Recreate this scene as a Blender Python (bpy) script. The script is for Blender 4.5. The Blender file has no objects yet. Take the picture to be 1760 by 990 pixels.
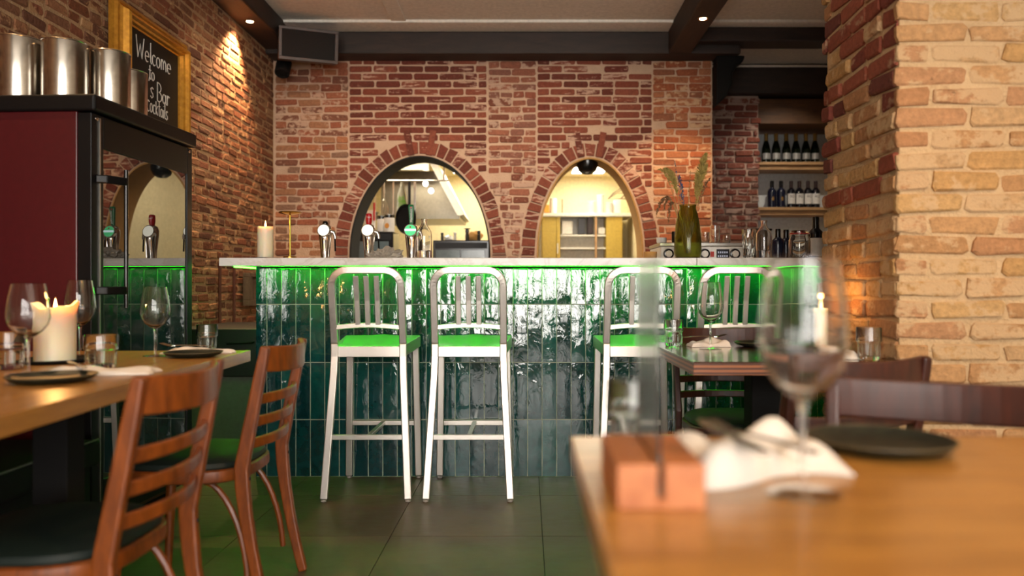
import bpy, bmesh, math, random
from mathutils import Vector, Matrix
R = random.Random(7)
PI = math.pi
S = bpy.context.scene
C = S.collection

# ------------------------------------------------------------------ camera, world, exposure
FPX, CX, CY, HC = 1330.0, 905.0, 495.0, 0.98          # focal length, vanishing point (pixels), eye height
cam = bpy.data.objects.new('camera', bpy.data.cameras.new('camera')); C.objects.link(cam)
cam.location = (0, 0, HC); cam.rotation_euler = (PI/2, 0, 0)
cam.data.sensor_width = 36; cam.data.lens = 36*FPX/1760
cam.data.shift_x = (880-CX)/1760; cam.data.shift_y = 0
cam.data.clip_start = 0.02; cam.data.clip_end = 60
cam.data.dof.use_dof = True; cam.data.dof.focus_distance = 3.75; cam.data.dof.aperture_fstop = 1.75
S.camera = cam
W = bpy.data.worlds.new('world'); S.world = W; W.use_nodes = True
W.node_tree.nodes['Background'].inputs[0].default_value = (0.75, 0.85, 1.0, 1)
W.node_tree.nodes['Background'].inputs[1].default_value = 0.3
S.view_settings.view_transform = 'Standard'; S.view_settings.look = 'None'
S.view_settings.gamma = 1; S.view_settings.use_curve_mapping = False
S.view_settings.exposure = 0.0
S.cycles.caustics_reflective = False; S.cycles.caustics_refractive = True
S.cycles.sample_clamp_indirect = 6; S.cycles.max_bounces = 8; S.cycles.diffuse_bounces = 4; S.cycles.glossy_bounces = 4; S.cycles.transparent_max_bounces = 16
S.cycles.transmission_bounces = 8

WINDOW_EMIT = 19.0          # daylight behind the panes of the street windows
KITCHEN_EMIT = 27.0
LED_EMIT = 50.0
SPOT_W = 62.0
WARM = (1.0, 0.62, 0.30)

# ------------------------------------------------------------------ helpers
def lin(h):
    if isinstance(h, str):
        h = h.lstrip('#'); c = [int(h[i:i+2], 16)/255 for i in (0, 2, 4)]
    else: c = [v/255 for v in h]
    return tuple((v/12.92 if v <= 0.04045 else ((v+0.055)/1.055)**2.4) for v in c) + (1,)
def at(px, py, Y): return Vector(((px-CX)/FPX*Y, Y, HC-(py-CY)/FPX*Y))
def on(px, py, z):                      # point seen at a pixel on the horizontal plane z
    Y = (HC-z)*FPX/(py-CY); return at(px, py, Y)

class MB:
    def __init__(s): s.v = []; s.f = []
    def add(s, vs, fs):
        o = len(s.v); s.v += [tuple(v) for v in vs]; s.f += [tuple(i+o for i in f) for f in fs]; return s
    def box(s, x0, x1, y0, y1, z0, z1, M=None):
        vs = [Vector(p) for p in ((x0,y0,z0),(x1,y0,z0),(x1,y1,z0),(x0,y1,z0),(x0,y0,z1),(x1,y0,z1),(x1,y1,z1),(x0,y1,z1))]
        if M: vs = [M @ v for v in vs]
        return s.add(vs, [(0,3,2,1),(4,5,6,7),(0,1,5,4),(1,2,6,5),(2,3,7,6),(3,0,4,7)])
    def lathe(s, prof, seg=24, c=(0,0,0), closed=False, M=None):
        n = len(prof); vs = []
        for i in range(seg):
            a = 2*PI*i/seg
            for r, z in prof:
                p = Vector((c[0]+r*math.cos(a), c[1]+r*math.sin(a), c[2]+z)); vs.append(M @ p if M else p)
        fs = []
        for i in range(seg):
            j = (i+1) % seg
            for k in range(n if closed else n-1):
                l = (k+1) % n
                fs.append((i*n+k, j*n+k, j*n+l, i*n+l))
        if not closed:
            if prof[0][0] > 1e-6: fs.append(tuple(i*n for i in range(seg))[::-1])
            if prof[-1][0] > 1e-6: fs.append(tuple(i*n+n-1 for i in range(seg)))
        return s.add(vs, fs)
    def cyl(s, p, r, h, seg=20): return s.lathe([(r, 0), (r, h)], seg, p)
    def tube(s, pts, r, seg=8, cap=True):
        pts = [Vector(p) for p in pts]; n = len(pts)
        rs = r if isinstance(r, (list, tuple)) else [r]*n
        ref = None; vs = []
        for i, p in enumerate(pts):
            t = (pts[min(i+1, n-1)]-pts[max(i-1, 0)]).normalized()
            if ref is None: ref = t.orthogonal().normalized()
            ref = (ref - t*ref.dot(t))
            if ref.length < 1e-6: ref = t.orthogonal()
            ref.normalize(); b = t.cross(ref)
            for k in range(seg):
                a = 2*PI*k/seg; vs.append(p + (ref*math.cos(a)+b*math.sin(a))*rs[i])
        fs = []
        for i in range(n-1):
            for k in range(seg):
                l = (k+1) % seg; fs.append((i*seg+k, i*seg+l, (i+1)*seg+l, (i+1)*seg+k))
        if cap: fs += [tuple(range(seg))[::-1], tuple((n-1)*seg+k for k in range(seg))]
        return s.add(vs, fs)
    def bar(s, pts, w, t, side):            # rectangular section: w along `side`, t across
        pts = [Vector(p) for p in pts]; n = len(pts); sd = Vector(side).normalized()
        ws = w if isinstance(w, (list, tuple)) else [w]*n; ts = t if isinstance(t, (list, tuple)) else [t]*n
        vs = []
        for i, p in enumerate(pts):
            tg = (pts[min(i+1, n-1)]-pts[max(i-1, 0)]).normalized()
            q = tg.cross(sd).normalized()
            for a, b in ((-1,-1),(1,-1),(1,1),(-1,1)): vs.append(p + sd*(a*ws[i]/2) + q*(b*ts[i]/2))
        fs = []
        for i in range(n-1):
            for k in range(4):
                l = (k+1) % 4; fs.append((i*4+k, i*4+l, i*4+4+l, i*4+4+k))
        fs += [(3,2,1,0), tuple((n-1)*4+k for k in range(4))]
        return s.add(vs, fs)
    def prism(s, out, d, M=None):           # outline in xz, from y=0 to y=d
        n = len(out); vs = [Vector((x, 0, z)) for x, z in out] + [Vector((x, d, z)) for x, z in out]
        if M: vs = [M @ v for v in vs]
        return s.add(vs, [tuple(range(n)), tuple(range(2*n-1, n-1, -1))] + [(i, n+i, n+(i+1) % n, (i+1) % n) for i in range(n)])
    def disc(s, c, rx, ry, h, seg=28): return s.lathe([(1, 0), (1, h)], seg, (0,0,0), M=Matrix.Translation(c) @ Matrix.Diagonal((rx, ry, 1, 1)))
    def mesh(s, name, m=None, smooth=False):
        me = bpy.data.meshes.new(name); me.from_pydata(s.v, [], s.f)
        bm = bmesh.new(); bm.from_mesh(me); bmesh.ops.recalc_face_normals(bm, faces=bm.faces); bm.to_mesh(me); bm.free()
        if m: me.materials.append(m)
        if smooth:
            me.shade_smooth()
            me.set_sharp_from_angle(angle=math.radians(38))
        return me
    def build(s, name, m, parent=None, smooth=False, bevel=0, seg=2):
        return link(name, s.mesh(name, m, smooth), parent, bevel, seg)
def link(name, me, parent=None, bevel=0, seg=2):
    o = bpy.data.objects.new(name, me); C.objects.link(o); o.parent = parent
    if bevel:
        md = o.modifiers.new('bevel', 'BEVEL'); md.width = bevel; md.segments = seg; md.limit_method = 'ANGLE'; md.harden_normals = False
    return o
def tag(o, label, cat, group=None):
    o['label'] = label; o['category'] = cat
    if group: o['group'] = group
    return o
def thing(name, label, cat, loc=(0,0,0), rz=0, group=None):
    o = bpy.data.objects.new(name, None); C.objects.link(o); o.empty_display_size = 0.05
    o.location = loc; o.rotation_euler = (0, 0, rz); return tag(o, label, cat, group)
def struct(o): o['kind'] = 'structure'; return o
def dup(root, loc, rz, label, group=None):
    r = root.copy(); C.objects.link(r); r.location = loc; r.rotation_euler = (0, 0, rz); r['label'] = label
    if group: r['group'] = group
    for ch in list(root.children):
        c = ch.copy(); C.objects.link(c); c.parent = r
        for g in list(ch.children):
            d = g.copy(); C.objects.link(d); d.parent = c
    return r
def arc(c, r, a0, a1, n, plane='xz', y=0):
    out = []
    for i in range(n+1):
        a = a0+(a1-a0)*i/n
        out.append((c[0]+r*math.cos(a), y, c[1]+r*math.sin(a)) if plane == 'xz' else (c[0]+r*math.cos(a), c[1]+r*math.sin(a), y))
    return out
def text_mesh(body, size, depth=0.0004):
    cu = bpy.data.curves.new('lettering', 'FONT'); cu.body = body; cu.size = size; cu.align_x = 'CENTER'; cu.align_y = 'CENTER'; cu.extrude = depth
    o = bpy.data.objects.new('lettering', cu); C.objects.link(o)
    bpy.context.view_layer.update()
    me = bpy.data.meshes.new_from_object(o.evaluated_get(bpy.context.evaluated_depsgraph_get()))
    bpy.data.objects.remove(o); return me

# ------------------------------------------------------------------ materials
class NT:
    def __init__(s, name):
        s.m = bpy.data.materials.new(name); s.m.use_nodes = True; s.t = s.m.node_tree
        s.b = s.t.nodes['Principled BSDF']; s.out = s.t.nodes['Material Output']
    def n(s, typ, **kw):
        x = s.t.nodes.new(typ)
        for k, v in kw.items():
            if k.startswith('i_'):
                key = k[2:].replace('_', ' ')
                x.inputs[int(key) if key.isdigit() else key].default_value = v
            else: setattr(x, k, v)
        return x
    def l(s, a, b): s.t.links.new(a, b)
    def set(s, **kw):
        for k, v in kw.items(): s.b.inputs[k.replace('_', ' ')].default_value = v
        return s
    def ramp(s, fac, stops, interp='LINEAR'):
        r = s.n('ShaderNodeValToRGB'); r.color_ramp.interpolation = interp; e = r.color_ramp.elements
        while len(e) < len(stops): e.new(0.5)
        for el, (p, c) in zip(e, stops): el.position = p; el.color = c if len(c) == 4 else (*c, 1)
        s.l(fac, r.inputs[0]); return r.outputs[0]
    def mix(s, fac, a, b, typ='MIX'):
        m = s.n('ShaderNodeMix', data_type='RGBA', blend_type=typ)
        for sock, val in ((m.inputs[0], fac), (m.inputs[6], a), (m.inputs[7], b)):
            if hasattr(val, 'is_linked'): s.l(val, sock)
            else: sock.default_value = val
        return m.outputs[2]
    def math(s, op, a, b=0.0):
        m = s.n('ShaderNodeMath', operation=op)
        for sock, val in zip(m.inputs, (a, b)):
            if hasattr(val, 'is_linked'): s.l(val, sock)
            else: sock.default_value = val
        return m.outputs[0]
    def coord(s, kind='Position', scale=(1,1,1)):
        src = s.n('ShaderNodeNewGeometry').outputs['Position'] if kind == 'Position' else s.n('ShaderNodeTexCoord').outputs[kind]
        mp = s.n('ShaderNodeMapping'); mp.inputs['Scale'].default_value = scale; s.l(src, mp.inputs[0]); return mp.outputs[0]
    def noise(s, vec, scale, detail=4, rough=0.55, dist=0.0):
        x = s.n('ShaderNodeTexNoise', i_Scale=scale, i_Detail=detail, i_Roughness=rough, i_Distortion=dist); s.l(vec, x.inputs['Vector']); return x.outputs[0]
    def bump(s, h, strength=0.3, dist=0.01):
        b = s.n('ShaderNodeBump', i_Strength=strength, i_Distance=dist); s.l(h, b.inputs['Height']); s.l(b.outputs[0], s.b.inputs['Normal'])
    def rnd(s):
        o = s.n('ShaderNodeObjectInfo').outputs['Random']; i = s.n('ShaderNodeNewGeometry').outputs['Random Per Island']
        return s.math('FRACT', s.math('ADD', o, s.math('MULTIPLY', i, 7.13)))

def plain(name, col, rough=0.5, metal=0.0, **kw):
    t = NT(name); t.set(Base_Color=lin(col), Roughness=rough, Metallic=metal, **kw)
    # slight unevenness so that no surface is perfectly uniform
    nz = t.noise(t.coord('Object'), 35, 3)
    c = lin(col); t.l(t.ramp(nz, [(0.3, tuple(v*0.88 for v in c[:3])), (0.7, tuple(min(1, v*1.08) for v in c[:3]))]), t.b.inputs['Base Color'])
    return t.m
def emit(name, col, strength):
    t = NT(name); t.set(Base_Color=(0,0,0,1), Emission_Color=col if len(col) == 4 else (*col, 1), Emission_Strength=strength); return t.m
def glass(name, col=(1,1,1,1), rough=0.0, ior=1.45):
    t = NT(name); t.set(Base_Color=col, Roughness=rough, IOR=ior, Transmission_Weight=1.0); return t.m

def brick_mat(name, stops, mortar, smear=0.5, bump=0.5, streak=(7, 7, 16), pores=0.35, rough=0.85):
    t = NT(name); p = t.coord(); r = t.rnd()
    base = t.ramp(r, [(i/(len(stops)), lin(c)) for i, c in enumerate(stops)], 'CONSTANT')
    n1 = t.noise(t.coord(scale=streak), 1.6, 6, 0.62)
    n2 = t.noise(p, 55, 5, 0.6)
    base = t.mix(0.55, base, t.ramp(n2, [(0.25, (0.42,0.40,0.38)), (0.75, (1.25,1.2,1.15))]), 'MULTIPLY')
    r2 = t.math('FRACT', t.math('MULTIPLY', r, 13.7))
    m = t.math('ADD', n1, t.math('MULTIPLY', t.math('SUBTRACT', r2, 0.5), 0.26))
    m = t.math('ADD', m, t.math('MULTIPLY', t.math('SUBTRACT', n2, 0.5), 0.22))
    mask = t.ramp(m, [(0.68-smear*0.25, (0,0,0)), (0.76-smear*0.25, (1,1,1))])
    col = t.mix(t.math('MULTIPLY', mask, 0.85), base, lin(mortar))
    hole = t.ramp(t.noise(p, 26, 3), [(0.70, (0,0,0)), (0.74, (1,1,1))])
    col = t.mix(t.math('MULTIPLY', hole, pores), col, (0.02,0.015,0.012,1))
    t.l(col, t.b.inputs['Base Color']); t.set(Roughness=rough, Specular_IOR_Level=0.25)
    t.bump(t.math('ADD', n2, t.math('MULTIPLY', n1, 0.7)), bump, 0.012)
    return t.m
def mortar_mat(name, c1, c2, bump=0.7):
    t = NT(name); p = t.coord(); n1 = t.noise(p, 9, 6); n2 = t.noise(p, 90, 5)
    t.l(t.mix(t.ramp(n2, [(0.3, (0.3,)*3), (0.7, (0.9,)*3)]), t.ramp(n1, [(0.3, lin(c1)), (0.7, lin(c2))]), lin(c2)), t.b.inputs['Base Color'])
    t.set(Roughness=0.95, Specular_IOR_Level=0.15); t.bump(t.math('ADD', n1, n2), bump, 0.015); return t.m
def wood_mat(name, dark, light, rough=0.35, scale=(4, 26, 26), coat=0.0, kind='Object', var=0.0):
    t = NT(name); v = t.coord(kind, scale); n1 = t.noise(v, 1.6, 6, 0.6, 0.5); n2 = t.noise(t.coord(kind, tuple(k*4 for k in scale)), 2.2, 3)
    f = t.math('ADD', t.math('MULTIPLY', n1, 0.75), t.math('MULTIPLY', n2, 0.25))
    if var: f = t.math('ADD', f, t.math('MULTIPLY', t.math('SUBTRACT', t.rnd(), 0.5), var))
    t.l(t.ramp(f, [(0.3, lin(dark)), (0.68, lin(light))]), t.b.inputs['Base Color'])
    t.set(Roughness=rough, Coat_Weight=coat, Coat_Roughness=0.15); t.bump(n2, 0.06, 0.004); return t.m

M = {}
M['mortar'] = mortar_mat('mortar', '#a58871', '#c7a890')
M['mortar_left'] = mortar_mat('mortar_left', '#8a6c52', '#b3926f', 0.9)
M['mortar_pillar'] = mortar_mat('mortar_pillar', '#a8875f', '#cdae86', 0.9)
M['mortar_recess'] = mortar_mat('mortar_recess', '#93786a', '#b79c8c')
M['brick_old'] = brick_mat('brick_old', ['#9f634a','#8f5741','#a96f4f','#7e5241','#a07154','#985b44','#876654'], '#c2a088', 0.40, 0.7, (9,9,13))
M['brick_infill'] = brick_mat('brick_infill', ['#7f4333','#6f382d','#884c3b','#66352a','#814737','#6b392e'], '#c4a18c', 0.30, 0.35, (5,5,30), 0.1)
M['brick_orange'] = brick_mat('brick_orange', ['#a86344','#9a583b','#b07352','#905c44','#a56b4c'], '#c9a684', 0.42, 0.6)
M['brick_mixed'] = brick_mat('brick_mixed', ['#8f5442','#98614d','#784839','#875a4c','#925c49'], '#bb9c88', 0.50, 0.7, (9,9,13))
M['brick_left'] = brick_mat('brick_left', ['#84503a','#8f5c40','#74462f','#96684a','#7d563f','#684434'], '#ab8660', 0.42, 0.8, (10,10,14))
M['brick_pillar'] = brick_mat('brick_pillar', ['#b88e62','#b0855a','#be9866','#ae7f58','#ba966c','#b2855f','#b88f5c'], '#bf9f78', 0.66, 0.95, (8,8,10), 0.45)
M['brick_pillar_red'] = brick_mat('brick_pillar_red', ['#8a4a38','#7c4034','#965440','#6d3c34'], '#a8866a', 0.32, 0.5, (5,5,9), 0.2)
M['brick_recess'] = brick_mat('brick_recess', ['#7c4438','#6c3a30','#875042','#6a463c','#80493a'], '#a98d80', 0.48, 0.6)

# wavy hand-made glazed tile
t = NT('glazed_tile'); r = t.rnd(); ob = t.coord('Object'); off = t.n('ShaderNodeVectorMath', operation='ADD')
cmb = t.n('ShaderNodeCombineXYZ'); t.l(t.math('MULTIPLY', r, 37.0), cmb.inputs[0]); t.l(t.math('MULTIPLY', r, 91.0), cmb.inputs[2])
t.l(ob, off.inputs[0]); t.l(cmb.outputs[0], off.inputs[1])
mp = t.n('ShaderNodeMapping'); mp.inputs['Scale'].default_value = (12, 12, 8); t.l(off.outputs[0], mp.inputs[0])
n1 = t.noise(mp.outputs[0], 1.3, 3, 0.5, 0.6); n2 = t.noise(off.outputs[0], 26, 4)
base = t.ramp(r, [(0.0, lin('#103d42')), (0.3, lin('#0c2f36')), (0.55, lin('#12484b')), (0.8, lin('#0a2a30')), (1.0, lin('#155050'))])
t.l(t.mix(0.6, base, t.ramp(n2, [(0.3, (0.45,0.5,0.52)), (0.7, (1.3,1.3,1.25))]), 'MULTIPLY'), t.b.inputs['Base Color'])
t.set(Roughness=0.06, IOR=1.6, Coat_Weight=0.6, Coat_Roughness=0.03); t.bump(t.math('ADD', n1, t.math('MULTIPLY', n2, 0.02)), 0.30, 0.011)
M['tile'] = t.m
M['grout'] = plain('grout', '#a3aa94', 0.9)

t = NT('floor_tile'); p = t.coord(); r = t.rnd(); n1 = t.noise(p, 2.2, 7, 0.65, 0.4); n2 = t.noise(t.coord(scale=(1,3,1)), 14, 6, 0.6)
f = t.math('ADD', t.math('ADD', t.math('MULTIPLY', n1, 0.6), t.math('MULTIPLY', n2, 0.4)), t.math('MULTIPLY', t.math('SUBTRACT', r, 0.5), 0.10))
t.l(t.ramp(f, [(0.3, lin('#382c23')), (0.52, lin('#544536')), (0.72, lin('#6c5a48'))]), t.b.inputs['Base Color'])
t.l(t.ramp(n2, [(0.3, (0.36,)*3), (0.7, (0.50,)*3)]), t.b.inputs['Roughness']); t.set(Specular_IOR_Level=0.35)
M['floor_tile'] = t.m
M['floor_joint'] = plain('floor_joint', '#1d1b18', 0.9)

M['ceiling'] = plain('ceiling_paint', '#d9d2c6', 0.85)
M['white_paint'] = plain('white_paint', '#e6e0d6', 0.6)
M['beam'] = wood_mat('beam_wood', '#120b08', '#33221a', 0.6, (2.5, 14, 14), kind='Position')
M['beam_depth'] = wood_mat('beam_wood_depth', '#120b08', '#332115', 0.6, (14, 2.5, 14), kind='Position')
M['lintel'] = wood_mat('lintel_wood', '#3e240e', '#643f1a', 0.55, (2.5, 14, 14), kind='Position')
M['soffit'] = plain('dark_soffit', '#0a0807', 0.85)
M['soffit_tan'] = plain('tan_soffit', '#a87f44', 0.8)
M['kitchen_wall'] = plain('kitchen_wall', '#eee0b8', 0.6)
M['plaster'] = plain('plaster_wall', '#d8ccba', 0.9)
M['niche_white'] = plain('niche_white', '#d6dadb', 0.7)
M['shelf_wood'] = wood_mat('shelf_wood', '#9a734c', '#c29a6c', 0.5, (3, 20, 20))
t = NT('marble'); v = t.coord(); n1 = t.noise(v, 3.5, 8, 0.6, 1.5)
t.l(t.ramp(n1, [(0.44, lin('#e6dfd6')), (0.5, lin('#d6cdc2')), (0.56, lin('#e8e2da'))]), t.b.inputs['Base Color']); t.set(Roughness=0.25); M['marble'] = t.m
t = NT('brushed_aluminium'); n1 = t.noise(t.coord('Object', (60, 60, 6)), 3, 4)
t.set(Base_Color=lin('#cfc8c0'), Metallic=0.9); t.l(t.ramp(n1, [(0.3, (0.30,)*3), (0.7, (0.44,)*3)]), t.b.inputs['Roughness']); t.bump(n1, 0.04, 0.002); M['alu'] = t.m
M['rubber'] = plain('grey_rubber', '#8f8a84', 0.6)
M['chair_wood'] = wood_mat('chair_wood', '#4e2206', '#8e4814', 0.40, (18, 18, 4), 0.12)
M['chair_dark'] = wood_mat('chair_dark', '#26100a', '#4c2112', 0.42, (18, 18, 4), 0.1)
M['cushion'] = plain('green_vinyl', '#0f1a16', 0.55, Specular_IOR_Level=0.3)
M['table_oak'] = wood_mat('table_oak', '#825826', '#a87838', 0.34, (30, 3, 30), 0.15)
M['table_oak_x'] = wood_mat('table_oak_x', '#8a5a22', '#bb8640', 0.3, (3, 16, 30), 0.2)
M['table_dark'] = wood_mat('table_dark', '#2a140c', '#4a2616', 0.09, (4, 30, 30), 0.8)
t = NT('ply_edge'); w = t.n('ShaderNodeTexWave', wave_type='BANDS', bands_direction='Z', i_Scale=22, i_Distortion=0.3); t.l(t.coord('Object'), w.inputs[0])
t.l(t.ramp(w.outputs[1], [(0.2, lin('#4a2412')), (0.8, lin('#9c5e34'))]), t.b.inputs['Base Color']); t.set(Roughness=0.35); M['ply'] = t.m
M['black_metal'] = plain('black_metal', '#08080a', 0.42, 0.0, Specular_IOR_Level=0.25)
M['black_gloss'] = plain('black_gloss', '#0a0a0c', 0.18)
M['black_matte'] = plain('black_matte', '#0a0909', 0.8, Specular_IOR_Level=0.25)
M['red_panel'] = plain('red_panel', '#420b12', 0.35)
M['steel'] = plain('stainless', '#b9b3aa', 0.22, 1.0)
M['steel_satin'] = plain('stainless_satin', '#bdb9b0', 0.34, 1.0)
M['hood_steel'] = plain('hood_steel', '#857f72', 0.3, 0.9)
M['chrome'] = plain('chrome', '#d4d0cc', 0.07, 1.0)
M['brass'] = plain('brass', '#b98a3a', 0.22, 1.0)
t = NT('gilt_frame'); n1 = t.noise(t.coord('Object'), 40, 4); t.l(t.ramp(n1, [(0.30, lin('#b87c26')), (0.70, lin('#d89c38'))]), t.b.inputs['Base Color']); t.set(Metallic=0.6, Roughness=0.30); t.bump(n1, 0.04, 0.002); M['gilt'] = t.m
M['chalkboard'] = plain('chalkboard', '#0b0c0d', 0.6)
M['chalk'] = plain('chalk', '#d9d5cd', 0.9)
M['glass'] = glass('clear_glass')
M['glass_thick'] = glass('pressed_glass', (0.97,0.99,0.98,1), 0.0, 1.5)
t = NT('thin_glass'); lw_ = t.n('ShaderNodeLayerWeight', i_Blend=0.5); fz = t.n('ShaderNodeMath', operation='POWER'); t.l(lw_.outputs['Facing'], fz.inputs[0]); fz.inputs[1].default_value = 3.0; tr_ = t.n('ShaderNodeBsdfTransparent'); gl_ = t.n('ShaderNodeBsdfGlossy', i_Roughness=0.02); mx_ = t.n('ShaderNodeMixShader')
t.l(fz.outputs[0], mx_.inputs[0]); t.l(tr_.outputs[0], mx_.inputs[1]); t.l(gl_.outputs[0], mx_.inputs[2]); t.l(mx_.outputs[0], t.out.inputs[0]); tr_.inputs[0].default_value = (0.96, 0.97, 0.97, 1); M['thin_glass'] = t.m
M['acrylic'] = glass('acrylic', (0.80,0.83,0.82,1), 0.10, 1.49)
M['green_glass'] = glass('olive_glass', lin('#b6bb70'), 0.12, 1.33)
t = NT('door_glass'); t.set(Base_Color=(0.012,0.014,0.014,1), Roughness=0.012, IOR=1.6, Coat_Weight=1.0, Coat_Roughness=0.0, Coat_IOR=1.9, Specular_IOR_Level=0.75); M['door_glass'] = t.m
M['water'] = glass('water', (1,1,1,1), 0, 1.33)
t = NT('candle_wax'); t.set(Base_Color=lin('#f0e2c4'), Roughness=0.45, Subsurface_Weight=0.6, Subsurface_Scale=0.03, Subsurface_Radius=(1, 0.55, 0.25)); M['wax'] = t.m
M['flame'] = emit('flame', (1.0, 0.52, 0.16), 26)
M['wick'] = plain('wick', '#1c1410', 0.9)
t = NT('stoneware'); n1 = t.noise(t.coord('Object'), 60, 4); t.l(t.ramp(n1, [(0.3, lin('#131510')), (0.7, lin('#25281c'))]), t.b.inputs['Base Color']); t.set(Roughness=0.5, Specular_IOR_Level=0.35); M['plate'] = t.m
M['plate_edge'] = plain('plate_edge', '#4a4028', 0.45)
t = NT('napkin_cloth'); n1 = t.noise(t.coord('Object'), 300, 2); t.set(Base_Color=lin('#d6cdc2'), Roughness=0.9); t.bump(n1, 0.15, 0.002); M['napkin'] = t.m
M['menu_wood'] = wood_mat('menu_wood', '#99552a', '#c07a48', 0.5, (24, 5, 24))
M['red_plastic'] = plain('red_plastic', '#b3131c', 0.3)
M['green_plastic'] = plain('green_plastic', '#0b6a38', 0.3)
M['white_plastic'] = plain('white_plastic', '#e8e4dc', 0.4)
M['lens_white'] = emit('lens_white', (1.0, 0.93, 0.75), 1.5)
M['lens_green'] = emit('lens_green', (0.12, 0.85, 0.30), 1.0)
M['lens_band'] = emit('lens_band', (0.75, 1.0, 0.95), 1.6)
M['led'] = emit('green_led', (0.018, 1.0, 0.010), LED_EMIT)
M['spot_lens'] = emit('spot_lens', (1.0, 0.72, 0.42), 40)
M['panel_light'] = emit('kitchen_panel', (1.0, 0.88, 0.66), KITCHEN_EMIT)
M['window_sky'] = emit('window_daylight', (1.0, 0.95, 0.88), WINDOW_EMIT)
M['yellow_door'] = plain('yellow_cabinet', '#c2a548', 0.5)
M['bottle_green'] = plain('bottle_green', '#0c160c', 0.08)
M['bottle_dark'] = plain('bottle_dark', '#0b0c14', 0.1)
M['bottle_navy'] = plain('bottle_navy', '#10152c', 0.25)
M['gold_foil'] = plain('gold_foil', '#b08a4a', 0.35, 0.7)
M['maroon_foil'] = plain('maroon_foil', '#2a1414', 0.4)
M['silver_label'] = plain('silver_label', '#b4b4b2', 0.35, 0.4)
M['paper'] = plain('paper', '#dcd9d4', 0.8)
M['ink'] = plain('ink', '#3a2628', 0.8)
M['dried_grass'] = plain('dried_grass', '#a8924f', 0.9)
M['dried_stem'] = plain('dried_stem', '#a88a56', 0.9)
M['dried_blue'] = plain('dried_blue', '#4a4f72', 0.9)
M['dried_brown'] = plain('dried_brown', '#7c5a3c', 0.9)
M['herb'] = plain('herbs', '#5c8a1c', 0.6)
M['plastic_bag'] = glass('plastic_bag', (0.95,0.97,0.92,1), 0.25, 1.15)
M['cork'] = plain('bread', '#b98a4a', 0.8)
M['grey_panel'] = plain('grey_panel', '#585c52', 0.7)
M['dark_cabinet'] = plain('dark_cabinet', '#101010', 0.5)
M['old_wood'] = wood_mat('old_wood', '#4a3b2c', '#6e5a44', 0.7, (20, 20, 4))
M['speaker_wood'] = wood_mat('speaker_wood', '#1c0e07', '#3c2212', 0.5)
M['grille'] = plain('grille_cloth', '#0c0c0d', 0.95)
M['display'] = plain('display_face', '#1d1c22', 0.3)
M['digit'] = emit('digits', (0.75, 0.75, 0.85), 0.6)
M['red_light'] = plain('red_switch', '#b02a1c', 0.4)
M['brown_pipe'] = plain('brown_pipe', '#5a2c1c', 0.6)
M['blue_plastic'] = plain('blue_plastic', '#1f4a9c', 0.4)
M['orange_food'] = plain('orange_food', '#d08a30', 0.6)
M['crumb'] = plain('crumpled_plastic', '#cfc6b8', 0.25, Transmission_Weight=0.55)

# ------------------------------------------------------------------ bricks
def ring8(l, h, c, jr, rng):
    a = [(-l+c, -h), (l-c, -h), (l, -h+c), (l, h-c), (l-c, h), (-l+c, h), (-l, h-c), (-l, -h+c)]
    return [(x+rng.uniform(-jr, jr), z+rng.uniform(-jr, jr)) for x, z in a]
def brick_mesh(name, L, H, D, m, rng, jr=0.004, ch=0.006, corner=0.010):
    b = MB(); r0 = ring8(L/2, H/2, corner, jr, rng)
    vs = [(x, 0.0, z) for x, z in r0] + [(x, -(D-ch), z) for x, z in r0]
    vs += [(x*(1-2*ch/L), -D+rng.uniform(0, ch*0.5), z*(1-2*ch/H)) for x, z in r0]
    fs = [(i, (i+1) % 8, 8+(i+1) % 8, 8+i) for i in range(8)] + [(8+i, 8+(i+1) % 8, 16+(i+1) % 8, 16+i) for i in range(8)]
    fs.append(tuple(range(16, 24)))
    b.add(vs, fs); return b.mesh(name, m)
def courses(u0, u1, v0, v1, L, H, j, rng, header=0.0, wob=0.0, stagger=True):
    out = []; k = 0; v = v0
    while v + H*0.7 < v1:
        h = min(H, v1-v)
        u = u0; first = True
        while u < u1-0.03:
            l = L
            if first and stagger: l = L*(0.5 if k % 2 else 1.0)*rng.uniform(0.9, 1.05)
            elif rng.random() < header: l = L*rng.uniform(0.46, 0.62)
            else: l = L*rng.uniform(1-0.12*(wob > 0), 1+0.05*(wob > 0))
            first = False; e = min(u+l, u1)
            if u1-e < 0.05: e = u1
            if e-u > 0.025: out.append([u, e, v+rng.uniform(-wob, wob), v+h+rng.uniform(-wob, wob)])
            u = e+j
        v += H+j; k += 1
    return out
def lay(parent, rects, place, mat, nomL, nomH, D, rng, maxn, name='brick', key=None, jr=0.004, nvar=7, extra=None):
    """rects -> brick objects under `parent`; past maxn the rest is one joined part"""
    va = [brick_mesh(name, nomL, nomH, D, mat, rng, jr) for _ in range(nvar)]
    if key: rects = sorted(rects, key=key)
    rest = MB()
    for i, (a, b, c, d) in enumerate(rects):
        me = rng.choice(va); loc, rz = place((a+b)/2, (c+d)/2); dp = rng.uniform(0.75, 1.25)
        X = Matrix.Translation(loc) @ Matrix.Rotation(rz, 4, 'Z') @ Matrix.Rotation(rng.uniform(-0.012, 0.012), 4, 'Y') @ Matrix.Diagonal(((b-a)/nomL*rng.choice((1, -1)), dp, (d-c)/nomH, 1))
        if i < maxn:
            o = bpy.data.objects.new(name, me); C.objects.link(o); o.parent = parent; o.matrix_basis = X
        else:
            rest.add([X @ v.co for v in me.vertices], [tuple(p.vertices) for p in me.polygons])
    if rest.v:
        o = rest.build(name+'_field', mat, parent); o['kind'] = 'stuff'

# ================================================================== SETTING
YB = 6.6; XL = -2.16; SB = FPX/YB
CEIL = 3.12
def bx(px): return (px-CX)/SB
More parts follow.
